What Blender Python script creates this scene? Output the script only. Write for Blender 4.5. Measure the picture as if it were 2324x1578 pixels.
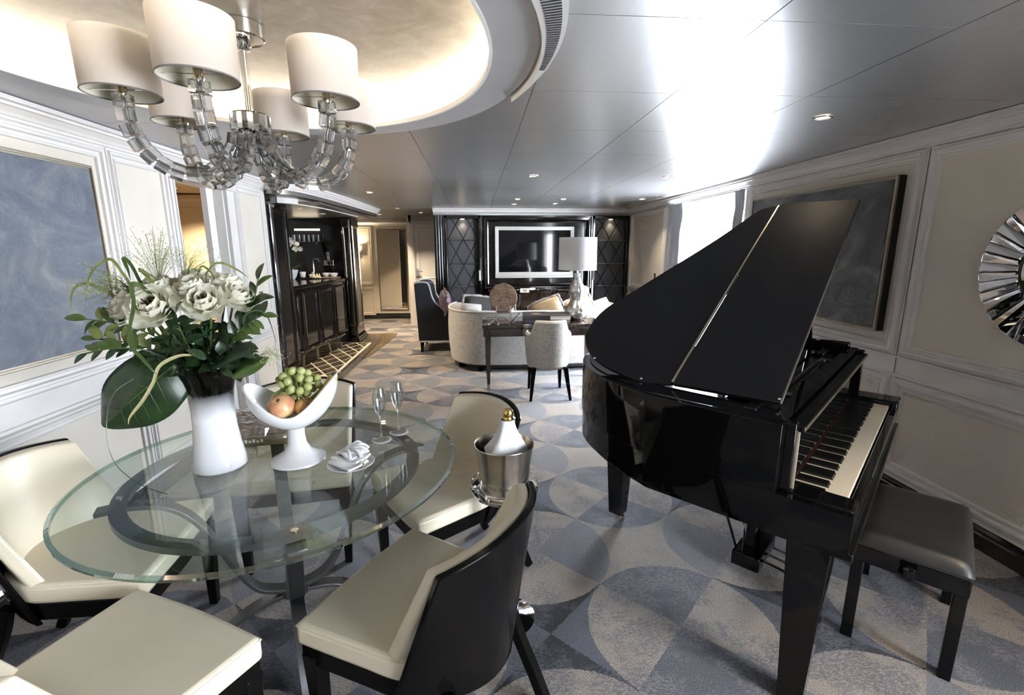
import bpy, bmesh, math, random
from mathutils import Vector, Matrix, Euler
R = math.radians
rnd = random.Random(7)
sc = bpy.context.scene
col = sc.collection
for o in list(bpy.data.objects):
    bpy.data.objects.remove(o)

# ------------------------------------------------------------------ camera
cam_d = bpy.data.cameras.new('camera'); cam = bpy.data.objects.new('camera', cam_d); col.objects.link(cam)
cam_d.sensor_width = 36.0; cam_d.sensor_fit = 'HORIZONTAL'
cam_d.lens = 36.0 * 1076.82 / 2324.0
cam_d.clip_start = 0.05
_p, _y, _r = R(11.7696), R(4.2772), R(-0.133)
_f = Vector((math.sin(_y)*math.cos(_p), math.cos(_y)*math.cos(_p), -math.sin(_p)))
_rt = Vector((math.cos(_y), -math.sin(_y), 0)); _u = _rt.cross(_f)
_r2 = math.cos(_r)*_rt + math.sin(_r)*_u; _u2 = -math.sin(_r)*_rt + math.cos(_r)*_u
mw = Matrix((_r2, _u2, -_f)).transposed().to_4x4(); mw.translation = (0, 0, 1.49)
cam.matrix_world = mw
sc.camera = cam

# ------------------------------------------------------------------ look, world, daylight
sc.view_settings.view_transform = 'Standard'; sc.view_settings.look = 'None'
sc.view_settings.gamma = 1.0; sc.view_settings.use_curve_mapping = False
sc.view_settings.exposure = 0.35
try:
    sc.cycles.max_bounces = 5; sc.cycles.diffuse_bounces = 3; sc.cycles.glossy_bounces = 3; sc.cycles.transmission_bounces = 5; sc.cycles.transparent_max_bounces = 10
    sc.cycles.use_adaptive_sampling = True; sc.cycles.adaptive_threshold = 0.12; sc.cycles.adaptive_min_samples = 24; sc.cycles.use_light_tree = False
    sc.cycles.caustics_reflective = False; sc.cycles.caustics_refractive = False
    sc.cycles.sample_clamp_indirect = 6.0
except Exception: pass
world = bpy.data.worlds.new('sky'); sc.world = world; world.use_nodes = True
world.node_tree.nodes['Background'].inputs[0].default_value = (0.80, 0.90, 1.0, 1)
world.node_tree.nodes['Background'].inputs[1].default_value = 1.5

def area(name, loc, rot, sx, sy, power, color):
    d = bpy.data.lights.new(name, 'AREA'); d.shape = 'RECTANGLE'; d.size = sx; d.size_y = sy
    d.energy = power; d.color = color
    o = bpy.data.objects.new(name, d); o.location = loc; o.rotation_euler = rot; col.objects.link(o)
    return o
# daylight entering through the two windows of the right wall (one in view, one behind the camera)
area('daylight_window', (2.60, 5.27, 1.15), (0, R(90), 0), 1.68, 1.70, 600, (0.82, 0.90, 1.0))
area('daylight_near_window', (2.60, -0.95, 1.13), (0, R(90), 0), 1.70, 1.75, 265, (0.87, 0.93, 1.0))

# ------------------------------------------------------------------ node helpers
def setin(nt, sock, v):
    if v is None: return
    if isinstance(v, bpy.types.NodeSocket): nt.links.new(v, sock)
    elif isinstance(v, tuple) and len(v) == 3 and sock.type == 'RGBA': sock.default_value = (*v, 1)
    else: sock.default_value = v
def node(nt, t, ins=(), **props):
    n = nt.nodes.new(t)
    for k, v in props.items(): setattr(n, k, v)
    if isinstance(ins, dict):
        for k, v in ins.items(): setin(nt, n.inputs[k], v)
    else:
        for i, v in enumerate(ins): setin(nt, n.inputs[i], v)
    return n
def mth(nt, op, a, b=None, c=None): return node(nt, 'ShaderNodeMath', (a, b, c), operation=op).outputs[0]
def mixc(nt, fac, a, b, blend='MIX'):
    n = nt.nodes.new('ShaderNodeMix'); n.data_type = 'RGBA'; n.blend_type = blend
    setin(nt, n.inputs[0], fac); setin(nt, n.inputs[6], a); setin(nt, n.inputs[7], b)
    return n.outputs[2]
def ramp(nt, fac, stops, interp='LINEAR'):
    n = nt.nodes.new('ShaderNodeValToRGB'); n.color_ramp.interpolation = interp
    el = n.color_ramp.elements
    while len(el) < len(stops): el.new(0.5)
    for e, (p, c) in zip(el, stops):
        e.position = p; e.color = (*c, 1) if len(c) == 3 else c
    nt.links.new(fac, n.inputs[0]); return n.outputs[0]
def noise(nt, vec, scale, detail=3, rough=0.5, dist=0.0):
    n = node(nt, 'ShaderNodeTexNoise', {'Vector': vec, 'Scale': scale, 'Detail': detail, 'Roughness': rough, 'Distortion': dist})
    return n.outputs[0]
def objco(nt): return nt.nodes.new('ShaderNodeTexCoord').outputs['Object']
def wpos(nt): return nt.nodes.new('ShaderNodeNewGeometry').outputs['Position']
def scalev(nt, vec, s): return node(nt, 'ShaderNodeVectorMath', (vec, s), operation='MULTIPLY').outputs[0]
MATS = {}
def new_mat(name):
    m = bpy.data.materials.new(name); m.use_nodes = True; MATS[name] = m
    nt = m.node_tree; return m, nt, nt.nodes['Principled BSDF']
def bump(nt, b, h, strength=0.2, dist=0.01):
    n = node(nt, 'ShaderNodeBump', {'Strength': strength, 'Distance': dist, 'Height': h}); nt.links.new(n.outputs[0], b.inputs['Normal'])
def mat(name, color, rough=0.5, metal=0.0, var=0.06, vscale=8.0, bumps=0.0, bscale=200.0, coat=0.0, sheen=0.0, spec=0.5, emit=None, estr=0.0, stretch=None):
    """procedural Principled: colour with a soft noise variation, optional fine relief"""
    m, nt, b = new_mat(name)
    co = objco(nt)
    if stretch: co = scalev(nt, co, stretch)
    if var > 0:
        n = noise(nt, co, vscale, 4)
        lo = tuple(max(0, c*(1-var)) for c in color); hi = tuple(min(1, c*(1+var)) for c in color)
        c = ramp(nt, n, [(0.3, lo), (0.7, hi)]); nt.links.new(c, b.inputs['Base Color'])
    else: b.inputs['Base Color'].default_value = (*color, 1)
    b.inputs['Roughness'].default_value = rough; b.inputs['Metallic'].default_value = metal
    b.inputs['Coat Weight'].default_value = coat; b.inputs['Coat Roughness'].default_value = 0.03
    b.inputs['Sheen Weight'].default_value = sheen; b.inputs['Specular IOR Level'].default_value = spec
    if bumps > 0: bump(nt, b, noise(nt, co, bscale, 2), bumps)
    if emit: b.inputs['Emission Color'].default_value = (*emit, 1); b.inputs['Emission Strength'].default_value = estr
    return m
def schlick(nt, f0=0.04):
    fc = node(nt, 'ShaderNodeLayerWeight', {'Blend': 0.5}).outputs[1]
    return mth(nt, 'ADD', mth(nt, 'MULTIPLY', mth(nt, 'POWER', fc, 5.0), 1.0-f0), f0)
def glassy(name, tint, refl=0.0, rough=0.0, boost=1.0, ior=1.5):
    """thin clear glass: tinted see-through plus a Fresnel reflection"""
    m = bpy.data.materials.new(name); m.use_nodes = True; MATS[name] = m; nt = m.node_tree; nt.nodes.clear()
    out = nt.nodes.new('ShaderNodeOutputMaterial'); t = node(nt, 'ShaderNodeBsdfTransparent', (tint,)); g = node(nt, 'ShaderNodeBsdfGlossy', {'Color': (1, 1, 1), 'Roughness': rough})
    fr = schlick(nt)
    fac = mth(nt, 'MINIMUM', mth(nt, 'ADD', mth(nt, 'MULTIPLY', fr, boost), refl), 1.0)
    mx = node(nt, 'ShaderNodeMixShader', (fac, t.outputs[0], g.outputs[0])); nt.links.new(mx.outputs[0], out.inputs[0])
    return m

# ------------------------------------------------------------------ materials
def m_carpet():
    m, nt, b = new_mat('carpet')
    P = wpos(nt); s = node(nt, 'ShaderNodeSeparateXYZ', (P,))
    wob = node(nt, 'ShaderNodeVectorMath', (node(nt, 'ShaderNodeTexNoise', {'Vector': P, 'Scale': 90.0, 'Detail': 1.0}).outputs[1], (0.5, 0.5, 0.5)), operation='SUBTRACT').outputs[0]
    sw = node(nt, 'ShaderNodeSeparateXYZ', (wob,))
    x = mth(nt, 'ADD', mth(nt, 'SUBTRACT', s.outputs[0], 0.80), mth(nt, 'MULTIPLY', sw.outputs[0], 0.012))
    y = mth(nt, 'ADD', mth(nt, 'SUBTRACT', s.outputs[1], 1.587), mth(nt, 'MULTIPLY', sw.outputs[1], 0.012))
    k = 0.70711/0.75
    u = mth(nt, 'MULTIPLY', mth(nt, 'ADD', x, y), k); v = mth(nt, 'MULTIPLY', mth(nt, 'SUBTRACT', y, x), k)
    i = mth(nt, 'FLOOR', mth(nt, 'ADD', u, 0.5)); j = mth(nt, 'FLOOR', mth(nt, 'ADD', v, 0.5))
    fu = mth(nt, 'SUBTRACT', u, i); fv = mth(nt, 'SUBTRACT', v, j)
    r = mth(nt, 'SQRT', mth(nt, 'ADD', mth(nt, 'MULTIPLY', fu, fu), mth(nt, 'MULTIPLY', fv, fv)))
    inside = mth(nt, 'LESS_THAN', r, 0.495)
    par = mth(nt, 'FLOORED_MODULO', mth(nt, 'ADD', i, j), 2.0)
    par = mth(nt, 'GREATER_THAN', par, 0.5)
    q = mth(nt, 'GREATER_THAN', mth(nt, 'MULTIPLY', fu, fv), 0.0)
    differ = mth(nt, 'ABSOLUTE', mth(nt, 'SUBTRACT', par, q))
    n1 = noise(nt, P, 4.0, 8, 0.72); n2 = noise(nt, scalev(nt, P, (1.0, 1.7, 1.0)), 55.0, 6, 0.8); fine = noise(nt, P, 190.0, 3)
    wear = mth(nt, 'MULTIPLY', ramp(nt, n1, [(0.46, (0, 0, 0)), (0.54, (1, 1, 1))]), ramp(nt, n2, [(0.46, (0, 0, 0)), (0.50, (1, 1, 1))]))
    beige = (0.285, 0.245, 0.215); blue = (0.098, 0.101, 0.118); mid = (0.165, 0.164, 0.176); black = (0.028, 0.029, 0.035); dblue = (0.100, 0.104, 0.125)
    A = mixc(nt, differ, beige, mixc(nt, par, blue, mid))
    Awear = mixc(nt, mth(nt, 'MULTIPLY', wear, 0.8), A, mixc(nt, differ, (0.125, 0.125, 0.145), (0.20, 0.19, 0.195)))
    B = mixc(nt, differ, mixc(nt, par, dblue, black), beige)
    Bwear = mixc(nt, mth(nt, 'MULTIPLY', wear, 0.6), B, mixc(nt, differ, mixc(nt, par, (0.05, 0.05, 0.06), (0.12, 0.125, 0.15)), (0.20, 0.19, 0.19)))
    c = mixc(nt, inside, Bwear, Awear)
    c = mixc(nt, 0.55, c, ramp(nt, fine, [(0.32, (0.3, 0.3, 0.3)), (0.68, (1.7, 1.7, 1.7))]), 'MULTIPLY')
    nt.links.new(c, b.inputs['Base Color']); b.inputs['Roughness'].default_value = 0.95; b.inputs['Specular IOR Level'].default_value = 0.1
    b.inputs['Sheen Weight'].default_value = 0.15
    bump(nt, b, fine, 0.5, 0.004)
    return m
m_carpet()
mat('trim', (0.74, 0.71, 0.685), 0.35, var=0.03, bumps=0.02, bscale=60)
mat('panel', (0.70, 0.64, 0.555), 0.75, var=0.04, vscale=3, bumps=0.08, bscale=420)
mat('base_black', (0.012, 0.011, 0.012), 0.15, coat=0.6, var=0.2)
mat('cream_wall', (0.72, 0.58, 0.40), 0.6, var=0.04)
def m_ceiling(name, base, rough, aniso):
    m, nt, b = new_mat(name)
    P = wpos(nt)
    n = noise(nt, scalev(nt, P, (60, 0.7, 1)), 2.0, 3)
    nt.links.new(ramp(nt, n, [(0.3, tuple(c*0.96 for c in base)), (0.7, base)]), b.inputs['Base Color'])
    b.inputs['Metallic'].default_value = 0.75; b.inputs['Roughness'].default_value = rough
    b.inputs['Anisotropic'].default_value = aniso
    tg = node(nt, 'ShaderNodeCombineXYZ', (1.0, 0.0, 0.0)); nt.links.new(tg.outputs[0], b.inputs['Tangent'])
    return m
m_ceiling("ceiling_satin", (0.54, 0.53, 0.53), 0.30, 0.6)
mat('ceiling_border', (0.60, 0.59, 0.60), 0.4, metal=0.4, var=0.03)
def m_leaf():
    m, nt, b = new_mat('silver_leaf')
    P = wpos(nt)
    n = noise(nt, P, 9.0, 8, 0.7, 0.6); v = node(nt, 'ShaderNodeTexVoronoi', {'Vector': P, 'Scale': 26.0}).outputs[0]
    c = ramp(nt, n, [(0.25, (0.22, 0.185, 0.14)), (0.5, (0.32, 0.28, 0.23)), (0.75, (0.44, 0.40, 0.35))])
    nt.links.new(c, b.inputs['Base Color']); b.inputs['Metallic'].default_value = 0.55
    nt.links.new(ramp(nt, n, [(0.3, (0.32,)*3), (0.7, (0.5,)*3)]), b.inputs['Roughness']); bump(nt, b, mth(nt, 'ADD', n, mth(nt, 'MULTIPLY', v, 0.3)), 0.1, 0.01)
m_leaf()
mat('cove_white', (0.82, 0.79, 0.74), 0.6, var=0.02)
mat('cove_led', (1, 0.9, 0.7), 0.5, var=0, emit=(1.0, 0.88, 0.70), estr=60)
mat('lens_glow', (1, 0.9, 0.75), 0.5, var=0, emit=(1.0, 0.84, 0.62), estr=14)
mat('white_gloss', (0.80, 0.80, 0.80), 0.2, var=0.02)
mat('lamp_trim', (0.75, 0.72, 0.68), 0.25, metal=0.8, var=0.02)
mat('vent_dark', (0.006, 0.006, 0.006), 0.8, var=0.0)
mat('black_lacquer', (0.007, 0.006, 0.006), 0.10, coat=0.3, spec=0.4, var=0.3)
def m_piano():
    mat('piano_gloss', (0.003, 0.003, 0.0033), 0.035, spec=0.3, var=0.0)
m_piano()
mat('piano_satin', (0.011, 0.011, 0.013), 0.6, spec=0.15, var=0.06, vscale=3, bumps=0.01, bscale=500)
mat('ivory', (0.80, 0.70, 0.54), 0.22, var=0.02)
mat('ebony_key', (0.008, 0.008, 0.008), 0.18, var=0.1)
mat('red_felt', (0.10, 0.02, 0.018), 0.95, var=0.2, vscale=80)
mat('chrome', (0.80, 0.79, 0.77), 0.07, metal=1.0, var=0.03)
mat('brushed_silver', (0.62, 0.57, 0.50), 0.22, metal=1.0, var=0.16, vscale=14, bumps=0.03, bscale=120)
mat('hinge_brass', (0.72, 0.62, 0.46), 0.25, metal=1.0, var=0.05)
mat('steel_bar', (0.20, 0.205, 0.215), 0.36, metal=0.9, var=0.05)
mat('cream_leather', (0.80, 0.715, 0.56), 0.33, var=0.03, vscale=5, bumps=0.03, bscale=160)
mat('dark_wood', (0.005, 0.0045, 0.0045), 0.12, coat=0.0, spec=0.07, var=0.25, vscale=4)
mat('black_leather', (0.022, 0.021, 0.020), 0.34, var=0.1, bumps=0.05, bscale=260)
glassy('table_glass', (0.90, 0.945, 0.925), 0.03)
glassy('glass_edge', (0.45, 0.62, 0.56), 0.25)
glassy('clear_glass', (0.97, 0.98, 0.98), 0.02)
glassy('flute_glass', (0.90, 0.92, 0.92), 0.05, 0.0, 2.5)
def m_crystal():
    m = bpy.data.materials.new('crystal'); m.use_nodes = True; MATS['crystal'] = m; nt = m.node_tree; nt.nodes.clear()
    out = nt.nodes.new('ShaderNodeOutputMaterial')
    g = node(nt, 'ShaderNodeBsdfGlass', {'Color': (1, 1, 1), 'Roughness': 0.0, 'IOR': 1.45}); t = node(nt, 'ShaderNodeBsdfTransparent', ((1, 1, 1),)); w = node(nt, 'ShaderNodeBsdfDiffuse', ((0.95, 0.95, 0.95),))
    a = node(nt, 'ShaderNodeMixShader', (0.12, g.outputs[0], t.outputs[0])); b_ = node(nt, 'ShaderNodeMixShader', (0.03, a.outputs[0], w.outputs[0])); nt.links.new(b_.outputs[0], out.inputs[0])
m_crystal()
def m_cloth(name, color, trans=0.4):
    m, nt, b = new_mat(name)
    out = nt.nodes['Material Output']
    co = objco(nt); n = noise(nt, scalev(nt, co, (1, 1, 1)), 300, 2)
    b.inputs['Base Color'].default_value = (*color, 1); b.inputs['Roughness'].default_value = 0.8
    t = node(nt, 'ShaderNodeBsdfTranslucent', (color,)); mx = node(nt, 'ShaderNodeMixShader', (trans, b.outputs[0], t.outputs[0])); nt.links.new(mx.outputs[0], out.inputs[0]); bump(nt, b, n, 0.05)
m_cloth('shade_silk', (0.86, 0.79, 0.73), 0.45)
m_cloth('shade_white', (0.86, 0.84, 0.82), 0.45)
mat('shade_lining', (0.62, 0.56, 0.44), 0.6, var=0.02)
mat('shade_rim', (0.16, 0.15, 0.15), 0.5, var=0)
def m_sheer():
    m = bpy.data.materials.new('sheer_voile'); m.use_nodes = True; MATS['sheer_voile'] = m; nt = m.node_tree; nt.nodes.clear()
    out = nt.nodes.new('ShaderNodeOutputMaterial')
    n = noise(nt, scalev(nt, objco(nt), (1, 1, 0.02)), 60, 2)
    t = node(nt, 'ShaderNodeBsdfTransparent', ((1, 1, 1),)); d = node(nt, 'ShaderNodeBsdfTranslucent', ((0.96, 0.97, 1.0),))
    mx = node(nt, 'ShaderNodeMixShader', (ramp(nt, n, [(0.3, (0.45,)*3), (0.7, (0.6,)*3)]), t.outputs[0], d.outputs[0])); nt.links.new(mx.outputs[0], out.inputs[0])
m_sheer()
mat('drape_grey', (0.42, 0.42, 0.44), 0.7, var=0.05, sheen=0.3)
def m_painting(name, stops, scale, stretch, rough=0.55):
    m, nt, b = new_mat(name)
    co = objco(nt)
    d = noise(nt, scalev(nt, co, stretch), scale, 10, 0.62, 1.4); f = noise(nt, co, 34.0, 6, 0.7, 0.4)
    c = ramp(nt, mth(nt, 'ADD', mth(nt, 'MULTIPLY', d, 0.85), mth(nt, 'MULTIPLY', f, 0.15)), stops)
    nt.links.new(c, b.inputs['Base Color']); b.inputs['Roughness'].default_value = rough; bump(nt, b, f, 0.25, 0.01)
m_painting('painting_blue', [(0.30, (0.022, 0.028, 0.045)), (0.43, (0.048, 0.058, 0.084)), (0.52, (0.080, 0.092, 0.120)), (0.60, (0.125, 0.13, 0.145)), (0.72, (0.26, 0.26, 0.25))], 2.6, (1, 1, 1.25))
m_painting('painting_dark', [(0.32, (0.012, 0.012, 0.013)), (0.45, (0.030, 0.030, 0.031)), (0.54, (0.060, 0.060, 0.060)), (0.62, (0.11, 0.105, 0.095)), (0.75, (0.22, 0.21, 0.18))], 2.6, (1, 1, 1.6))
mat('frame_silver', (0.25, 0.22, 0.17), 0.4, metal=0.8, var=0.1)
mat('frame_black', (0.006, 0.006, 0.006), 0.35, var=0.1)
mat('mirror', (0.86, 0.86, 0.86), 0.015, metal=1.0, var=0.0)
def m_macassar():
    m, nt, b = new_mat('macassar')
    co = objco(nt); n = noise(nt, scalev(nt, co, (55, 55, 1.2)), 1.0, 4, 0.6, 0.3)
    nt.links.new(ramp(nt, n, [(0.35, (0.008, 0.006, 0.006)), (0.55, (0.030, 0.018, 0.014)), (0.7, (0.075, 0.042, 0.030))]), b.inputs['Base Color'])
    b.inputs['Roughness'].default_value = 0.12; b.inputs['Coat Weight'].default_value = 0.8
m_macassar()
def m_weave(name, c1, c2, scale=170):
    m, nt, b = new_mat(name)
    co = objco(nt)
    n1 = noise(nt, scalev(nt, co, (1, 1, 0.12)), scale, 2); n2 = noise(nt, scalev(nt, co, (0.12, 0.12, 1)), scale, 2)
    s = mth(nt, 'MULTIPLY', mth(nt, 'ADD', n1, n2), 0.5)
    nt.links.new(ramp(nt, s, [(0.38, c1), (0.62, c2)]), b.inputs['Base Color']); b.inputs['Roughness'].default_value = 0.9; b.inputs['Sheen Weight'].default_value = 0.3; bump(nt, b, s, 0.3, 0.004)
m_weave('sofa_weave', (0.36, 0.34, 0.32), (0.58, 0.56, 0.53))
m_weave('boucle', (0.30, 0.28, 0.26), (0.66, 0.63, 0.58), 240)
mat('piping_ivory', (0.78, 0.75, 0.70), 0.6, var=0.03)
mat('charcoal_velvet', (0.011, 0.012, 0.015), 0.9, var=0.15, sheen=0.05, spec=0.2)
mat('piping_silver', (0.42, 0.42, 0.44), 0.5, var=0.1)
mat('mauve_satin', (0.30, 0.17, 0.27), 0.4, var=0.12, sheen=0.4)
mat('taupe_satin', (0.022, 0.021, 0.02), 0.8, spec=0.2, var=0.15)
mat('maroon_satin', (0.06, 0.025, 0.028), 0.5, var=0.15)
mat('gold_satin', (0.30, 0.21, 0.115), 0.35, var=0.15, vscale=14, stretch=(1, 6, 1))
mat('white_fabric', (0.58, 0.55, 0.52), 0.85, var=0.05)
mat('fringe', (0.22, 0.20, 0.19), 0.8, var=0.35, vscale=60)
def m_mercury():
    m, nt, b = new_mat('mercury_glass')
    co = objco(nt); n = noise(nt, co, 26, 8, 0.75, 0.5)
    nt.links.new(ramp(nt, n, [(0.36, (0.20, 0.17, 0.11)), (0.48, (0.80, 0.79, 0.76)), (0.7, (0.9, 0.9, 0.9))]), b.inputs['Base Color']); b.inputs['Metallic'].default_value = 0.95
    nt.links.new(ramp(nt, n, [(0.4, (0.4,)*3), (0.55, (0.1,)*3)]), b.inputs['Roughness']); bump(nt, b, n, 0.15, 0.01)
m_mercury()
def m_fossil():
    m, nt, b = new_mat('fossil_stone')
    co = objco(nt); n = noise(nt, co, 16, 8, 0.7, 0.8); ring = node(nt, 'ShaderNodeTexWave', {'Vector': co, 'Scale': 9.0, 'Distortion': 6.0, 'Detail': 3.0}, wave_type='RINGS', rings_direction='Y').outputs[1]
    c = ramp(nt, mth(nt, 'ADD', mth(nt, 'MULTIPLY', n, 0.94), mth(nt, 'MULTIPLY', ring, 0.06)), [(0.33, (0.04, 0.02, 0.014)), (0.45, (0.12, 0.075, 0.05)), (0.58, (0.20, 0.15, 0.11)), (0.8, (0.28, 0.23, 0.19))])
    nt.links.new(c, b.inputs['Base Color']); b.inputs['Roughness'].default_value = 0.35; bump(nt, b, n, 0.1, 0.01)
m_fossil()
def m_marble():
    m, nt, b = new_mat('black_marble')
    P = wpos(nt); n = noise(nt, scalev(nt, P, (1, 2.5, 1)), 3.5, 7, 0.65, 2.5)
    nt.links.new(ramp(nt, n, [(0.46, (0.012, 0.010, 0.009)), (0.5, (0.30, 0.24, 0.15)), (0.53, (0.012, 0.010, 0.009)), (0.66, (0.03, 0.025, 0.02))]), b.inputs['Base Color']); b.inputs['Roughness'].default_value = 0.07; b.inputs['Coat Weight'].default_value = 0.5
m_marble()
mat('cream_marble', (0.74, 0.70, 0.62), 0.12, var=0.08)
def m_brownmarble():
    m, nt, b = new_mat('brown_marble')
    n = noise(nt, scalev(nt, wpos(nt), (3, 1, 1)), 5, 6, 0.65, 1.5)
    nt.links.new(ramp(nt, n, [(0.35, (0.07, 0.05, 0.028)), (0.6, (0.17, 0.125, 0.07)), (0.8, (0.32, 0.26, 0.17))]), b.inputs['Base Color']); b.inputs['Roughness'].default_value = 0.1
m_brownmarble()
mat('quilt_leather', (0.055, 0.054, 0.056), 0.6, spec=0.25, var=0.06)
mat('screen', (0.004, 0.004, 0.005), 0.05, var=0)
mat('tv_silver', (0.55, 0.54, 0.50), 0.4, metal=0.3, var=0.04)
mat('ceramic_white', (0.84, 0.84, 0.86), 0.08, var=0.02, coat=0.5)
def m_vase():
    m = bpy.data.materials.new('vase_glass'); m.use_nodes = True; MATS['vase_glass'] = m; nt = m.node_tree
    b = nt.nodes['Principled BSDF']; out = nt.nodes['Material Output']
    b.inputs['Base Color'].default_value = (0.80, 0.81, 0.85, 1); b.inputs['Roughness'].default_value = 0.06; b.inputs['Coat Weight'].default_value = 0.6
    z = node(nt, 'ShaderNodeSeparateXYZ', (objco(nt),)).outputs[2]
    t = node(nt, 'ShaderNodeBsdfTransparent', ((0.36, 0.35, 0.33),)); g = node(nt, 'ShaderNodeBsdfGlossy', {'Roughness': 0.02})
    fr = schlick(nt)
    gl = node(nt, 'ShaderNodeMixShader', (fr, t.outputs[0], g.outputs[0]))
    fac = ramp(nt, mth(nt, 'DIVIDE', z, 0.36), [(0.52, (0, 0, 0)), (0.76, (1, 1, 1))])
    mx = node(nt, 'ShaderNodeMixShader', (fac, b.outputs[0], gl.outputs[0])); nt.links.new(mx.outputs[0], out.inputs[0])
m_vase()
def m_leafmat(name, c1, c2, rough=0.35, trans=0.15):
    m, nt, b = new_mat(name); out = nt.nodes['Material Output']
    n = noise(nt, objco(nt), 22, 4); c = ramp(nt, n, [(0.3, c1), (0.7, c2)])
    nt.links.new(c, b.inputs['Base Color']); b.inputs['Roughness'].default_value = rough
    t = node(nt, 'ShaderNodeBsdfTranslucent', (c,)); mx = node(nt, 'ShaderNodeMixShader', (trans, b.outputs[0], t.outputs[0])); nt.links.new(mx.outputs[0], out.inputs[0])
m_leafmat('leaf_dark', (0.007, 0.020, 0.007), (0.018, 0.045, 0.013), 0.32, 0.06)
m_leafmat('leaf_mid', (0.035, 0.070, 0.014), (0.09, 0.14, 0.035), 0.4, 0.15)
m_leafmat('leaf_light', (0.12, 0.155, 0.04), (0.27, 0.30, 0.11), 0.45, 0.25)
m_leafmat('stamen', (0.05, 0.06, 0.015), (0.17, 0.16, 0.05), 0.7, 0.1)
m_leafmat('leaf_dry', (0.42, 0.40, 0.20), (0.62, 0.56, 0.32), 0.6, 0.2)
m_leafmat('grass_seed', (0.34, 0.40, 0.17), (0.52, 0.56, 0.28), 0.7, 0.3)
m_leafmat('petal', (0.95, 0.92, 0.72), (1.0, 0.99, 0.90), 0.6, 0.45)
m_leafmat('petal_white', (0.82, 0.82, 0.78), (0.92, 0.92, 0.90), 0.6, 0.3)
m_leafmat('grape_skin', (0.44, 0.50, 0.16), (0.66, 0.70, 0.32), 0.22, 0.4)
def m_peach(name, stops, scale=5):
    m, nt, b = new_mat(name); n = noise(nt, objco(nt), scale * 3, 5, 0.6, 0.6)
    nt.links.new(ramp(nt, n, stops), b.inputs['Base Color']); b.inputs['Roughness'].default_value = 0.4
m_peach('peach_skin', [(0.3, (0.50, 0.14, 0.09)), (0.5, (0.72, 0.42, 0.22)), (0.7, (0.82, 0.64, 0.34))])
m_peach('apple_skin', [(0.3, (0.42, 0.12, 0.05)), (0.5, (0.68, 0.44, 0.16)), (0.7, (0.74, 0.58, 0.22))])
m_peach('banana_skin', [(0.28, (0.10, 0.07, 0.02)), (0.4, (0.42, 0.34, 0.06)), (0.7, (0.58, 0.48, 0.12))])
m_peach('pear_skin', [(0.3, (0.36, 0.42, 0.10)), (0.7, (0.52, 0.56, 0.18))])
mat('stem_brown', (0.06, 0.04, 0.02), 0.8, var=0.3)
mat('linen_white', (0.84, 0.84, 0.85), 0.8, var=0.03, bumps=0.05, bscale=300)
mat('paper', (0.72, 0.70, 0.66), 0.8, var=0.08, vscale=90, stretch=(1, 1, 12))
mat('book_black', (0.014, 0.013, 0.014), 0.3, var=0.1)
mat('book_brown', (0.055, 0.045, 0.040), 0.3, var=0.3)
mat('book_blue', (0.16, 0.16, 0.30), 0.4, var=0.1)
mat('skin_print', (0.55, 0.33, 0.22), 0.4, var=0.2)
mat('print_white', (0.8, 0.8, 0.8), 0.5, var=0)
mat('print_dark', (0.02, 0.02, 0.02), 0.5, var=0)
mat('tray_wood', (0.20, 0.135, 0.085), 0.4, var=0.3, vscale=10, stretch=(1, 8, 1))
glassy('cellophane', (0.93, 0.92, 0.90), 0.10, 0.08, 1.4)
mat('box_olive', (0.20, 0.165, 0.085), 0.35, var=0.15)
mat('bottle_glass', (0.006, 0.010, 0.006), 0.05, var=0.1, coat=0.5)
mat('gold_foil', (0.62, 0.42, 0.14), 0.25, metal=1.0, var=0.15, vscale=40, bumps=0.2, bscale=90)
glassy('ice', (0.90, 0.93, 0.95), 0.15, 0.05)
mat('white_plastic', (0.80, 0.79, 0.76), 0.35, var=0.02)
mat('door_white', (0.78, 0.77, 0.77), 0.35, var=0.02)
mat('food_cream', (0.78, 0.70, 0.45), 0.6, var=0.2, vscale=30)
mat('niche_white', (0.62, 0.60, 0.56), 0.15, var=0.03)
mat('bar_metal_ceiling', (0.34, 0.31, 0.28), 0.32, metal=0.8, var=0.05)
mat('hall_cream', (0.76, 0.68, 0.55), 0.45, var=0.03)
mat('near_wall_dark', (0.05, 0.042, 0.036), 0.5, var=0.2)

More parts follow.
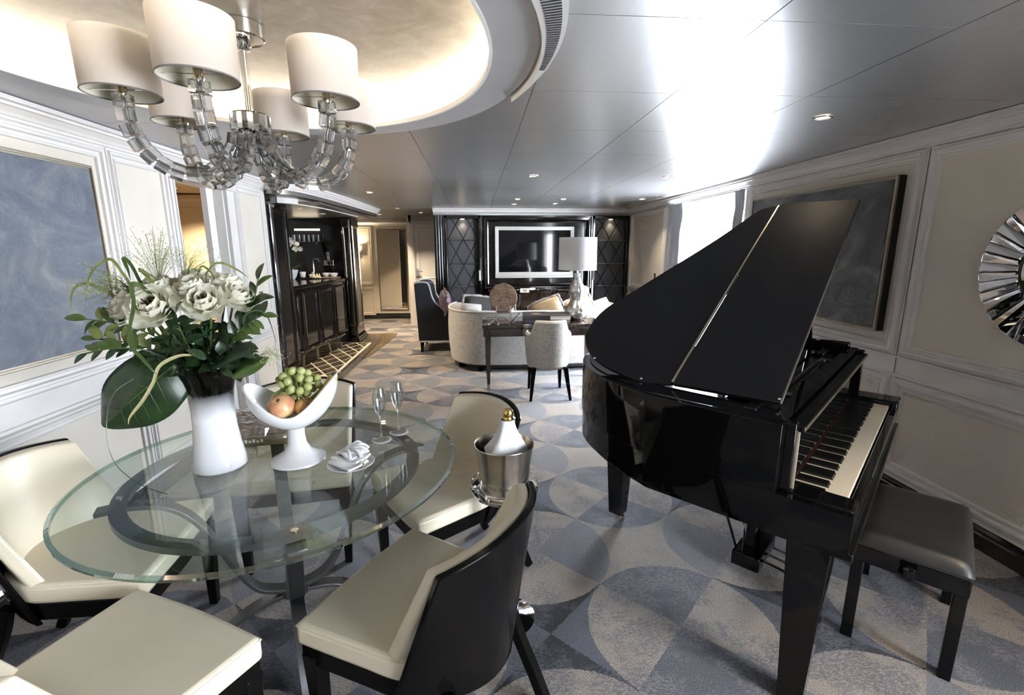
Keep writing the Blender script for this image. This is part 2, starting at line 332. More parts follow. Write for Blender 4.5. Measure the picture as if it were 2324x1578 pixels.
# ------------------------------------------------------------------ mesh helpers
class MB:
    """collects shapes; build() links them as one mesh object"""
    def __init__(s): s.v = []; s.f = []
    def add(s, vs, fs, T=None):
        b = len(s.v)
        s.v += [tuple(T @ Vector(p)) if isinstance(T, Matrix) else (T(*p) if T else tuple(p)) for p in vs]
        s.f += [tuple(b+i for i in f) for f in fs]; return s
    def box(s, x0, x1, y0, y1, z0, z1, T=None):
        vs = [(x0,y0,z0),(x1,y0,z0),(x1,y1,z0),(x0,y1,z0),(x0,y0,z1),(x1,y0,z1),(x1,y1,z1),(x0,y1,z1)]
        return s.add(vs, [(0,3,2,1),(4,5,6,7),(0,1,5,4),(1,2,6,5),(2,3,7,6),(3,0,4,7)], T)
    def frustum(s, a, b, T=None):
        """a,b = (cx,cy,z,hx,hy) bottom and top rectangles"""
        vs = []
        for (cx, cy, z, hx, hy) in (a, b): vs += [(cx-hx,cy-hy,z),(cx+hx,cy-hy,z),(cx+hx,cy+hy,z),(cx-hx,cy+hy,z)]
        return s.add(vs, [(0,3,2,1),(4,5,6,7),(0,1,5,4),(1,2,6,5),(2,3,7,6),(3,0,4,7)], T)
    def prism(s, poly, z0, z1, T=None):
        n = len(poly); vs = [(x,y,z0) for x,y in poly] + [(x,y,z1) for x,y in poly]
        return s.add(vs, [tuple(range(n-1,-1,-1)), tuple(range(n,2*n))] + [(i,(i+1)%n,n+(i+1)%n,n+i) for i in range(n)], T)
    def ringprism(s, outer, inner, z0, z1, T=None):
        n = len(outer); vs = [(x,y,z0) for x,y in outer]+[(x,y,z0) for x,y in inner]+[(x,y,z1) for x,y in outer]+[(x,y,z1) for x,y in inner]
        fs = []
        for i in range(n):
            j = (i+1) % n
            fs += [(i,n+i,n+j,j),(2*n+i,2*n+j,3*n+j,3*n+i),(i,j,2*n+j,2*n+i),(n+j,n+i,3*n+i,3*n+j)]
        return s.add(vs, fs, T)
    def band(s, line, thick, z0, z1, T=None):
        """vertical wall of the given thickness along an open polyline (thickness to the left of travel)"""
        L = []
        for i, p in enumerate(line):
            a = Vector(line[max(0,i-1)]); b = Vector(line[min(len(line)-1,i+1)]); d = (b-a).normalized()
            L.append((p[0]-d.y*thick, p[1]+d.x*thick))
        n = len(line); vs = [(*p,z0) for p in line]+[(*p,z0) for p in L]+[(*p,z1) for p in line]+[(*p,z1) for p in L]; fs = [(0,2*n,3*n,n),(n-1,2*n-1,4*n-1,3*n-1)]
        for i in range(n-1): fs += [(i,n+i,n+i+1,i+1),(2*n+i,2*n+i+1,3*n+i+1,3*n+i),(i,i+1,2*n+i+1,2*n+i),(n+i+1,n+i,3*n+i,3*n+i+1)]
        return s.add(vs, fs, T)
    def lathe(s, prof, n=32, T=None, sx=1, sy=1):
        vs = []; fs = []
        for r, z in prof:
            for k in range(n): a = 2*math.pi*k/n; vs.append((r*math.cos(a)*sx, r*math.sin(a)*sy, z))
        for i in range(len(prof)-1):
            for k in range(n): j = (k+1) % n; fs.append((i*n+k, i*n+j, (i+1)*n+j, (i+1)*n+k))
        if prof[0][0] > 1e-6: pass
        return s.add(vs, fs, T)
    def disc(s, r, z, n=32, T=None, sx=1, sy=1):
        return s.add([(r*math.cos(2*math.pi*k/n)*sx, r*math.sin(2*math.pi*k/n)*sy, z) for k in range(n)], [tuple(range(n))], T)
    def tube(s, path, rad, n=8, T=None, closed=False, cap=True):
        path = [Vector(p) for p in path]; m = len(path); vs = []; fs = []
        if not hasattr(rad, '__len__'): rad = [rad]*m
        up = Vector((0,0,1)); prev = None
        for i, p in enumerate(path):
            a = path[i-1] if (i > 0 or closed) else p; b = path[(i+1) % m] if (i < m-1 or closed) else p
            d = (b-a).normalized()
            if prev is None:
                x = d.cross(up)
                if x.length < 1e-3: x = d.cross(Vector((1,0,0)))
                x.normalize()
            else:
                x = prev - d*prev.dot(d)
                if x.length < 1e-4: x = d.cross(up)
                x.normalize()
            prev = x; y = d.cross(x)
            for k in range(n): t = 2*math.pi*k/n; vs.append(tuple(p + (x*math.cos(t)+y*math.sin(t))*rad[i]))
        for i in range(m if closed else m-1):
            for k in range(n): j = (k+1) % n; i2 = (i+1) % m; fs.append((i*n+k, i*n+j, i2*n+j, i2*n+k))
        if cap and not closed: fs += [tuple(range(n-1,-1,-1)), tuple(range((m-1)*n, m*n))]
        return s.add(vs, fs, T)
    def bar(s, path, w, t, side, T=None):
        """flat bar swept along a path; w along the fixed vector side, t across"""
        path = [Vector(p) for p in path]; side = Vector(side).normalized(); vs = []; fs = []; m = len(path)
        for i, p in enumerate(path):
            d = (path[min(m-1,i+1)]-path[max(0,i-1)]).normalized(); nn = d.cross(side).normalized()
            for (a, b) in ((-1,-1),(1,-1),(1,1),(-1,1)): vs.append(tuple(p + side*(a*w/2) + nn*(b*t/2)))
        for i in range(m-1):
            for k in range(4): j = (k+1) % 4; fs.append((i*4+k, i*4+j, (i+1)*4+j, (i+1)*4+k))
        fs += [(3,2,1,0), tuple(range((m-1)*4, m*4))]
        return s.add(vs, fs, T)
    def sphere(s, r, c=(0,0,0), n=14, m=9, T=None, sz=1.0):
        prof = [(r*math.sin(math.pi*i/m), -r*sz*math.cos(math.pi*i/m)) for i in range(m+1)]
        M = Matrix.Translation(c); M = T @ M if isinstance(T, Matrix) else M
        return s.lathe([(max(a,1e-5),b) for a,b in prof], n, M)
    def frame(s, a0, a1, b0, b1, prof, T):
        """mitred moulding round the rectangle a0..a1 x b0..b1; prof = (offset outwards, height)"""
        vs = []; fs = []
        for o, h in prof: vs += [(a0-o,b0-o,h),(a1+o,b0-o,h),(a1+o,b1+o,h),(a0-o,b1+o,h)]
        for i in range(len(prof)-1):
            for k in range(4): j = (k+1) % 4; fs.append((i*4+k,i*4+j,(i+1)*4+j,(i+1)*4+k))
        return s.add(vs, fs, T)
    def grid(s, fn, nu, nv, T=None, thick=None):
        """surface fn(u,v) u,v in 0..1; optional fn2 for the other side to close a slab"""
        vs = [fn(i/nu, j/nv) for i in range(nu+1) for j in range(nv+1)]; W = nv+1
        fs = [(i*W+j,(i+1)*W+j,(i+1)*W+j+1,i*W+j+1) for i in range(nu) for j in range(nv)]
        if thick:
            n = len(vs); vs += [thick(i/nu, j/nv) for i in range(nu+1) for j in range(nv+1)]
            fs += [(n+i*W+j,n+i*W+j+1,n+(i+1)*W+j+1,n+(i+1)*W+j) for i in range(nu) for j in range(nv)]
            for i in range(nu): fs += [(i*W,n+i*W,n+(i+1)*W,(i+1)*W),(i*W+nv,(i+1)*W+nv,n+(i+1)*W+nv,n+i*W+nv)]
            for j in range(nv): fs += [(j,j+1,n+j+1,n+j),(nu*W+j,n+nu*W+j,n+nu*W+j+1,nu*W+j+1)]
        return s.add(vs, fs, T)
    def mesh(s, name, smooth=30):
        me = bpy.data.meshes.new(name); me.from_pydata(s.v, [], s.f); me.validate()
        bm = bmesh.new(); bm.from_mesh(me); bmesh.ops.recalc_face_normals(bm, faces=bm.faces); bm.to_mesh(me); bm.free()
        if smooth: 
            me.polygons.foreach_set('use_smooth', [True]*len(me.polygons)); me.set_sharp_from_angle(angle=R(smooth))
        return me
    def build(s, name, m, parent=None, loc=None, rot=None, bevel=0, smooth=35, segs=2, subsurf=0):
        me = s.mesh(name, smooth); return link(name, me, m, parent, loc, rot, bevel, segs, subsurf)
def link(name, me, m=None, parent=None, loc=None, rot=None, bevel=0, segs=2, subsurf=0):
    if m and not me.materials: me.materials.append(MATS[m] if isinstance(m, str) else m)
    o = bpy.data.objects.new(name, me); col.objects.link(o)
    if parent: o.parent = parent
    if loc: o.location = loc
    if rot: o.rotation_euler = rot
    if bevel: b = o.modifiers.new('bevel', 'BEVEL'); b.width = bevel; b.segments = segs; b.limit_method = 'ANGLE'; b.angle_limit = R(40)
    if subsurf: q = o.modifiers.new('sub', 'SUBSURF'); q.levels = subsurf; q.render_levels = subsurf
    return o
def tag(o, label=None, cat=None, group=None, kind=None):
    if label: o['label'] = label
    if cat: o['category'] = cat
    if group: o['group'] = group
    if kind: o['kind'] = kind
    return o
def thing(name, label, cat, loc=(0,0,0), rz=0, group=None, scale=None):
    o = bpy.data.objects.new(name, None); col.objects.link(o); o.empty_display_size = 0.1
    o.location = loc; o.rotation_euler = (0, 0, rz)
    if scale: o.scale = (scale,)*3
    return tag(o, label, cat, group)
def kids(o): return [c for c in bpy.data.objects if c.parent == o]
def dup(root, loc, rz, label, group=None):
    ch = {}
    for c in bpy.data.objects: ch.setdefault(c.parent, []).append(c)
    def cp(o, par):
        c = o.copy(); col.objects.link(c); c.parent = par
        for k in ch.get(o, []): cp(k, c)
        return c
    r = cp(root, None); r.location = loc; r.rotation_euler = (0, 0, rz); r['label'] = label
    if group: r['group'] = group
    return r
def struct(name, mb, m, parent=None, bevel=0, smooth=35):
    o = mb.build(name, m, parent, bevel=bevel, smooth=smooth)
    if parent is None: o['kind'] = 'structure'
    return o
def clip(poly, x0, x1, y0, y1):
    def half(P, f, inter):
        out = []
        for i in range(len(P)):
            a, b = P[i-1], P[i]; fa, fb = f(a), f(b)
            if fa >= 0: 
                if fb >= 0: out.append(b)
                else: out.append(inter(a, b, fa, fb))
            elif fb >= 0: out += [inter(a, b, fa, fb), b]
        return out
    it = lambda a, b, fa, fb: (a[0]+(b[0]-a[0])*fa/(fa-fb), a[1]+(b[1]-a[1])*fa/(fa-fb))
    for f in (lambda p: p[0]-x0, lambda p: x1-p[0], lambda p: p[1]-y0, lambda p: y1-p[1]):
        if not poly: return []
        poly = half(poly, f, it)
    return poly
def area2(p): return sum(p[i-1][0]*p[i][1]-p[i][0]*p[i-1][1] for i in range(len(p)))/2
def smoothpath(pts, n=8, closed=False):
    """Catmull-Rom through the points"""
    P = [Vector(p) for p in pts]; out = []; m = len(P)
    for i in range(m if closed else m-1):
        if closed: p0, p1, p2, p3 = P[i-1], P[i], P[(i+1)%m], P[(i+2)%m]
        else: p0, p1, p2, p3 = P[max(0,i-1)], P[i], P[i+1], P[min(m-1,i+2)]
        for k in range(n):
            t = k/n; out.append(0.5*((2*p1)+(p2-p0)*t+(2*p0-5*p1+4*p2-p3)*t*t+(3*p1-p0-3*p2+p3)*t**3))
    if not closed: out.append(P[-1])
    return [tuple(v) for v in out]

# ------------------------------------------------------------------ room shell
XR, XL, CZ = 2.516, -1.987, 2.115
YN, YB, YH = -2.6, 7.9, 10.45          # near wall, media wall, end of the hallway
TR = lambda a, b, c: (XR - c, a, b)      # wall coordinates: along, up, out of the wall
TL = lambda a, b, c: (XL + c, a, b)
TH = lambda a, b, c: (a, YH - c, b)
floor = struct('floor', MB().box(-4.2, 2.9, YN, YH+0.1, -0.1, 0.0), 'carpet', smooth=0)
# right wall, pierced by two windows
W1 = (4.39, 6.145, 0.28, 2.02); W2 = (-1.85, -0.05, 0.25, 2.02)
mb = MB()
for (y0, y1, z0, z1) in ((YN, W2[0], 0, CZ+.2), (W2[1], W1[0], 0, CZ+.2), (W1[1], YB+.6, 0, CZ+.2), (W1[0], W1[1], 0, W1[2]), (W1[0], W1[1], W1[3], CZ+.2), (W2[0], W2[1], 0, W2[2]), (W2[0], W2[1], W2[3], CZ+.2)):
    mb.box(XR, XR+.16, y0, y1, z0, z1)
wall_right = struct('wall_right', mb, 'trim', smooth=0)
# left wall with the doorway
D = (3.43, 4.14, 1.955)
mb = MB()
for (y0, y1, z0, z1) in ((YN, D[0], 0, CZ+.2), (D[1], 4.854, 0, CZ+.2), (D[0], D[1], D[2], CZ+.2)): mb.box(XL-.13, XL, y0, y1, z0, z1)
wall_left = struct('wall_left', mb, 'trim', smooth=0)
wall_near = struct('wall_near', MB().box(-4.2, 2.7, YN-.14, YN, 0, CZ+.2), 'near_wall_dark', smooth=0)   # unseen wall behind the camera, coloured dark to cut reflections in the piano
wall_hall = struct('wall_hall', MB().box(-4.2, -0.2, YH, YH+.12, 0, CZ), 'hall_cream', smooth=0)
MOULD = [(0, .004), (.004, .016), (.012, .018), (.016, .010), (.030, .012), (.036, .024), (.048, .026), (.054, .014), (.064, .016), (.070, .000)]
def panels(wall, T, ys, name='panel_moulding', m='trim', ins='panel', zu=(.93, 1.962), zl=(.212, .655), upper=True, lower=True):
    for (a0, a1) in ys:
        for on, (b0, b1) in ((upper, zu), (lower, zl)):
            if not on: continue
            MB().box(a0-.004, a1+.004, b0-.004, b1+.004, -.002, .004, T).build('panel_insert', ins, wall, smooth=0)
            MB().frame(a0, a1, b0, b1, MOULD, T).build(name, m, wall, smooth=0)
panels(wall_right, TR, [(0.05, .95), (1.10, 2.515), (2.69, 4.245), (6.36, 7.63)])
panels(wall_left, TL, [(-2.3, -1.0), (-.84, 1.0), (1.14, 2.79), (2.93, 3.312), (4.325, 4.732)])
panels(wall_hall, TH, [(-2.75, -2.24)], m='hall_cream', ins='hall_cream', zu=(.80, 1.90), zl=(.14, .62))
def rails(wall, T, spans):
    """chair-rail bead lines of the dado"""
    for a0, a1 in spans:
        for z, t in ((.849, .006), (.739, .006)):
            MB().add([(a0,z-.007,0),(a1,z-.007,0),(a1,z-.004,.010),(a0,z-.004,.010),(a1,z+.004,.010),(a0,z+.004,.010),(a1,z+.007,0),(a0,z+.007,0)],
                     [(0,1,2,3),(3,2,4,5),(5,4,6,7),(0,3,5,7),(1,6,4,2)], T).build('dado_bead', 'trim', wall, smooth=0)
rails(wall_right, TR, [(YN, W2[0]-.08), (W2[1]+.08, 4.30), (6.29, YB)])
rails(wall_left, TL, [(YN, 3.40), (4.21, 4.85)])
for yj, T, w in ((2.604, TR, wall_right), (1.025, TR, wall_right), (2.86, TL, wall_left), (1.07, TL, wall_left)):
    MB().box(yj-.002, yj+.002, .75, 2.03, 0, .003, T).build('stile_joint', 'frame_silver', w, smooth=0)
def sweep(name, T, prof, a0, a1, m, parent=None, kind='structure'):
    """profile (out, up) run straight along a wall"""
    n = len(prof); vs = [(a0, z, o) for o, z in prof] + [(a1, z, o) for o, z in prof]
    fs = [(i, i+1, n+i+1, n+i) for i in range(n-1)] + [tuple(range(n)), tuple(range(2*n-1, n-1, -1))]
    o = MB().add(vs, fs, T).build(name, m, parent, smooth=0)
    if kind: o['kind'] = kind
    return o
CROWN = [(0, 2.035), (.012, 2.035), (.014, 2.046), (.022, 2.050), (.030, 2.062), (.050, 2.080), (.060, 2.083), (.062, 2.094), (.080, 2.097), (.084, CZ), (0, CZ)]
BASE = [(0, 0), (.020, 0), (.020, .075), (.014, .082), (.014, .092), (.018, .096), (.010, .112), (.008, .119), (0, .119)]
sweep('trim_1', TR, CROWN, YN, YB, 'trim'); sweep('trim_2', TL, CROWN, YN, 4.854, 'trim')
sweep('baseboard_right', TR, BASE, YN, YB, 'base_black'); sweep('baseboard_left', TL, BASE, YN, 3.36, 'base_black')
sweep('trim_3', TR, [(.0, .122), (.016, .122), (.016, .135), (.010, .140), (.010, .150), (.004, .155), (0, .158)], YN, YB, 'trim')
sweep('trim_4', TL, [(.0, .122), (.016, .122), (.016, .135), (.010, .140), (.010, .150), (.004, .155), (0, .158)], YN, 3.36, 'trim')
sweep('baseboard_hall', TH, BASE, -4.1, -.3, 'base_black')
sweep('trim_5', TH, [(0, 1.97), (.02, 1.97), (.03, 2.0), (.06, 2.03), (.06, 2.05), (0, 2.05)], -4.1, -.3, 'trim')
# doorway casing in the left wall: jamb mouldings, projecting header, the room behind
mb = MB()
mb.box(D[0]-.075, D[0], 0, D[2]+.015, 0, .022, TL); mb.box(D[0]-.060, D[0]-.045, 0, D[2], .022, .030, TL); mb.box(D[0]-.02, D[0]-.008, 0, D[2], .022, .030, TL)
jamb = struct('door_1', mb, 'trim', smooth=0)
MB().box(D[0]-.01, D[1]+.065, D[2]+.01, D[2]+.085, 0, .055, TL).build('door_header', 'trim', jamb, bevel=.006, smooth=0)
MB().box(D[0]-.01, D[1]+.065, D[2]-.004, D[2]+.010, 0, .045, TL).build('header_bead', 'trim', jamb, smooth=0)
MB().box(D[1]-.02, D[1]+.06, 0, D[2], -.05, .012, TL).build('sliding_door_edge', 'trim', jamb, smooth=0)
MB().box(D[1]-.05, D[1]-.03, 0, D[2], -.13, -.01, TL).build('jamb_post', 'trim', jamb, smooth=0)
MB().box(D[1]-.155, D[1]-.05, 0, D[2], -.118, -.075, TL).build('sliding_door_leaf', 'door_white', jamb, smooth=0)
wall_lobby = struct('wall_lobby', MB().box(-3.6, XL-.14, 5.05, 5.12, 0, CZ+.2), 'cream_wall', smooth=0)
MB().box(-3.6, -3.5, 2.6, 5.05, 0, CZ+.2).build('lobby_side', 'cream_wall', wall_lobby, smooth=0)
MB().box(-3.6, XL-.14, 2.5, 2.6, 0, CZ+.2).build('lobby_side', 'cream_wall', wall_lobby, smooth=0)
MB().add([(-3.5, 5.05-o, z) for o, z in [(0, 1.90), (.02, 1.90), (.025, 1.94), (.06, 1.97), (.06, 2.0), (0, 2.0)]] + [(XL-.14, 5.05-o, z) for o, z in [(0, 1.90), (.02, 1.90), (.025, 1.94), (.06, 1.97), (.06, 2.0), (0, 2.0)]],
         [(i, i+1, 7+i, 6+i) for i in range(5)]).build('lobby_crown', 'cream_wall', wall_lobby, smooth=0)
MB().box(-3.5, XL-.14, 5.03, 5.05, 0, .12).build('lobby_baseboard', 'base_black', wall_lobby, smooth=0)
MB().box(-3.6, XL-.13, 2.5, 5.12, 2.02, 2.06).build('lobby_ceiling', 'cream_wall', wall_lobby, smooth=0)

# ------------------------------------------------------------------ ceiling: oval cove, tiles, border
EC, EA, EB = (-.81, 1.735), .865, 1.01
def ell(a, b, n=96, c=EC): return [(c[0]+a*math.cos(2*math.pi*k/n), c[1]+b*math.sin(2*math.pi*k/n)) for k in range(n)]
def rectring(x0, x1, y0, y1, n=96):
    out = []
    for k in range(n):
        a = 2*math.pi*k/n; dx, dy = math.cos(a), math.sin(a); t = 1e9
        if dx > 1e-9: t = min(t, (x1-EC[0])/dx)
        if dx < -1e-9: t = min(t, (x0-EC[0])/dx)
        if dy > 1e-9: t = min(t, (y1-EC[1])/dy)
        if dy < -1e-9: t = min(t, (y0-EC[1])/dy)
        out.append((EC[0]+dx*t, EC[1]+dy*t))
    return out
ceiling = struct('ceiling', MB().ringprism(rectring(-4.2, 2.7, YN-.1, YB+2.7), ell(EA+.0125, EB+.0125), CZ+.0031, CZ+.012), 'ceiling_border', smooth=0)
MB().ringprism(ell(1.02, 1.16), ell(EA+.0125, EB+.0125), CZ-.004, CZ+.003).build('cove_ring_panel', 'ceiling_border', ceiling, smooth=0)
MB().ringprism(ell(EA+.012, EB+.012), ell(EA, EB), CZ-.006, CZ+.012).build('cove_lip', 'cove_white', ceiling, smooth=0)
mb = MB(); n = 96
A, B_ = ell(EA+.16, EB+.16), ell(EA+.17, EB+.17); mb.ringprism(B_, A, CZ+.03, CZ+.20)
mb.build('cove_wall', 'cove_white', ceiling)
MB().prism(ell(EA+.17, EB+.17), CZ+.092, CZ+.105).build('cove_dome', 'silver_leaf', ceiling, smooth=0)
MB().tube([(*p, CZ+.024) for p in ell(EA+.085, EB+.085)], .010, 6, closed=True).build('cove_light_strip', 'cove_led', ceiling)
# satin metal tiles, cut round the cove
cut = MB().prism(ell(1.028, 1.168), CZ-.1, CZ+.1).build('cutter', 'trim', smooth=0)
def tile(x0, x1, y0, y1):
    g = .0016; mb = MB().box(x0+g, x1-g, y0+g, y1-g, CZ, CZ+.006)
    inside = [((x-EC[0])/1.028)**2+((y-EC[1])/1.168)**2 < 1 for x in (x0, x1) for y in (y0, y1)]
    if all(inside): return
    nx = min(max(EC[0], x0), x1); ny = min(max(EC[1], y0), y1)
    touch = ((nx-EC[0])/1.028)**2+((ny-EC[1])/1.168)**2 < 1
    o = mb.build('ceiling_tile', 'ceiling_satin', ceiling, smooth=0)
    if touch:
        md = o.modifiers.new('cut', 'BOOLEAN'); md.object = cut; md.operation = 'DIFFERENCE'; md.solver = 'EXACT'
        bpy.context.view_layer.update()
        me = bpy.data.meshes.new_from_object(o.evaluated_get(bpy.context.evaluated_depsgraph_get()))
        o.modifiers.clear(); o.data = me
xs = [-1.86, -1.515, -.93, -.345, .24, .825, 1.41, 2.303]; ysx = [YN+.02, -1.76, -1.12, -.482, .156, .794, 1.432, 2.071, 2.709, 3.347, 3.985, 4.623, 5.261, 5.90, 6.54, 7.18, 7.80]
for i in range(len(xs)-1):
    for j in range(len(ysx)-1):
        if i < 1 and ysx[j] > 4.5: continue
        tile(xs[i], xs[i+1], ysx[j], ysx[j+1])
for x0, x1, y0, y1 in ((-1.5, -.7, 7.82, 8.7), (-1.5, -.7, 8.7, 9.6), (-2.4, -1.5, 8.2, 9.2), (-2.4, -1.5, 9.2, YH-.1), (-1.5, -.7, 9.6, YH-.1)): tile(x0, x1, y0, y1)
bpy.data.objects.remove(cut)
# crescent air vent beside the cove
def crescent(t, off):
    a = R(-62 + 82*t); w = off*math.sin(math.pi*min(1, max(0, (t*0.5+0.5 if t > .0 else .5))))
    return (EC[0]+(1.03+w)*math.cos(a), EC[1]+(1.17+w*1.05)*math.sin(a))
NV = 60
vin = [crescent(k/NV, 0) for k in range(NV+1)]
vout = [crescent(k/NV, .135*math.cos(math.pi/2*(k/NV)**2.2)) for k in range(NV+1)]
vent = MB().prism(vin + vout[::-1], CZ-.030, CZ).build('air_vent', 'trim', None, smooth=0)
tag(vent, 'white crescent-shaped air conditioning vent curving along the ceiling cove', 'air vent')
lerp2 = lambda a, b, t: (a[0]+(b[0]-a[0])*t, a[1]+(b[1]-a[1])*t)
slot = None
for k in range(4, NV-2):
    for h in (0.0, .5):
        p0 = lerp2(vin[k], vin[k+1], h); q0 = lerp2(vout[k], vout[k+1], h); p1 = lerp2(vin[k], vin[k+1], h+.27); q1 = lerp2(vout[k], vout[k+1], h+.27)
        if math.dist(p0, q0) < .03: continue
        MB().prism([lerp2(p0, q0, .22), lerp2(p1, q1, .22), lerp2(p1, q1, .80), lerp2(p0, q0, .80)], CZ-.0312, CZ-.029).build('vent_slot', 'vent_dark', vent, smooth=0)

# ------------------------------------------------------------------ downlights
ringm = MB().lathe([(.030, 0), (.034, -.006), (.046, -.005), (.048, 0)], 24).mesh('trim_ring'); ringm.materials.append(MATS['lamp_trim'])
lensm = MB().disc(.033, -.001, 20).mesh('lens'); lensm.materials.append(MATS['lens_glow'])
def downlight(label, x, y, z=CZ, power=22, spot=95, color=(1.0, .80, .56), group='recessed downlights in the ceiling'):
    t = thing('downlight', label, 'downlight', (x, y, z-.001), 0, group)
    link('trim_ring', ringm, None, t); link('lens', lensm, None, t)
    d = bpy.data.lights.new('downlight_beam', 'SPOT'); d.energy = power; d.spot_size = R(spot); d.spot_blend = .7; d.color = color; d.shadow_soft_size = .03
    l = bpy.data.objects.new('downlight_beam', d); col.objects.link(l); l.parent = t; l.location = (0, 0, -.012)
    return t
for lab, x, y, p in (('recessed downlight in the ceiling above the piano bench, nearest on the right', 1.70, 2.374, 2), ('recessed downlight in the ceiling in front of the desk chair', .514, 4.346, 20),
                     ('recessed downlight close to the top of the sheer curtain', 1.713, 4.30, 12), ('recessed downlight beside the bar soffit', -1.185, 5.70, 65),
                     ('recessed downlight at the mouth of the hallway, beyond the bar', -1.215, 7.85, 75), ('recessed downlight left of four before the television, nearer row', .547, 6.34, 12),
                     ('recessed downlight left of four before the television, farther row', .56, 7.06, 10), ('recessed downlight right of four before the television, nearer row', 1.137, 6.32, 12),
                     ('recessed downlight right of four before the television, farther row', 1.135, 6.95, 10), ('recessed downlight near the far right corner of the room', 2.16, 6.26, 12),
                     ('recessed downlight in the ceiling over the end of the hallway', -1.75, 9.2, 95), ('unseen downlight added to brighten the white hallway door', -.95, 8.75, 40)):  # the hallway door lamp is an added one, there to brighten the door
    downlight(lab, x, y, power=p*2.4)
downlight('recessed downlight in the cream lobby beyond the doorway', -2.62, 4.55, 2.02, 130, 130)
for x, y, p in ((1.5, .5, 40), (1.7, -.9, 25)): downlight('unseen downlight added behind the camera for its light', x, y, power=p, group='unseen downlights added behind the camera')  # unseen lamps, added to light the near end of the room

# ------------------------------------------------------------------ windows and curtains
def window(n, y0, y1, z0, z1):
    mb = MB()
    for a0, a1, b0, b1 in ((y0-.085, y0, z0-.085, z1+.0), (y1, y1+.085, z0-.085, z1+.0), (y0, y1, z0-.085, z0)): mb.box(a0, a1, b0, b1, 0, .024, TR)
    w = struct('window_%d' % n, mb, 'trim', bevel=.006, smooth=0)
    mb = MB()
    for a0, a1, b0, b1 in ((y0, y0+.05, z0, z1), (y1-.05, y1, z0, z1), (y0, y1, z0, z0+.05), (y0, y1, z1-.05, z1), ((y0+y1)/2-.025, (y0+y1)/2+.025, z0, z1)): mb.box(a0, a1, b0, b1, -.13, -.09, TR)
    mb.build('window_frame', 'white_gloss', w, smooth=0)
    for a0, a1 in ((y0+.05, (y0+y1)/2-.025), ((y0+y1)/2+.025, y1-.05)): MB().box(a0, a1, z0+.05, z1-.05, -.112, -.108, TR).build('pane', 'clear_glass', w, smooth=0)
window(1, *W1); window(2, *W2)
def curtain(name, y0, y1, x, z0, z1, amp, waves, m, label, gather=1.0, nu=None, cat='curtain'):
    nu = nu or int(waves*10)
    def fn(u, v):
        yy = y0+(y1-y0)*u; pinch = 1 - .35*gather*math.exp(-((v-.93)/.05)**2)
        return (x - amp*pinch*(.5+.5*math.sin(u*waves*2*math.pi+.6*math.sin(v*3)))*(.7+.3*math.sin(u*waves*2.7)), yy + .02*math.sin(v*5+u*9)*(1-v)*gather, z0+(z1-z0)*v)
    o = MB().grid(fn, nu, 24).build(name, m, None, smooth=60)
    return tag(o, label, cat)
curtain('sheer_curtain', 4.41, 6.12, XR+.055, .03, 2.022, .035, 19, 'sheer_voile', 'white sheer curtain glowing with daylight across the window')
curtain('drape', 5.68, 6.135, XR-.005, .03, 2.024, .075, 5, 'drape_grey', 'pleated grey drape hanging at the far end of the window')
curtain('drape', 4.395, 4.56, XR-.005, .03, 2.024, .075, 2.6, 'drape_grey', 'narrow pleated grey drape hanging beside the dark painting')

# ------------------------------------------------------------------ paintings, mirror, switches
def painting(name, T, a0, a1, b0, b1, depth, pm, label, rim=.012):
    t = thing(name, label, 'painting', T((a0+a1)/2, b0, 0)); inv = Matrix.Translation(-Vector(t.location))
    W = lambda a, b, c: tuple(Vector(T(a, b, c)) - Vector(t.location))
    MB().box(a0, a1, b0, b1, .006, depth-.012, W).build('frame_side', 'frame_black', t, smooth=0)
    MB().frame(a0+rim, a1-rim, b0+rim, b1-rim, [(-.008, depth-.012), (-.008, depth-.004), (0, depth-.004), (0, depth+.004), (rim*.7, depth+.004), (rim, depth), (rim, depth-.012)], W).build('frame_edge', 'frame_silver', t, smooth=0)
    MB().frame(a0+rim, a1-rim, b0+rim, b1-rim, [(-.010, depth-.006), (-.002, depth-.0062)], W).build('shadow_gap', 'frame_black', t, smooth=0)
    o = MB().box(a0+rim+.010, a1-rim-.010, b0+rim+.010, b1-rim-.010, depth-.014, depth-.001, W).build('canvas', pm, t, smooth=0)
    return t
pr = painting('abstract_painting', TR, 2.722, 4.20, .985, 1.905, .062, 'painting_dark', 'large dark charcoal abstract painting in black frame behind the piano lid')
pl = painting('abstract_painting', TL, 1.235, 2.728, .982, 1.910, .030, 'painting_blue', 'large blue-grey abstract painting on the white left wall')
# painter's marks at the foot of the blue canvas
for k in range(7): MB().box(2.52+.018*k, 2.532+.018*k, 1.012, 1.016+.004*(k % 3), .0285, .0300, lambda a, b, c: tuple(Vector(TL(a, b, c))-Vector(pl.location))).build('signature', 'print_dark', pl, smooth=0)
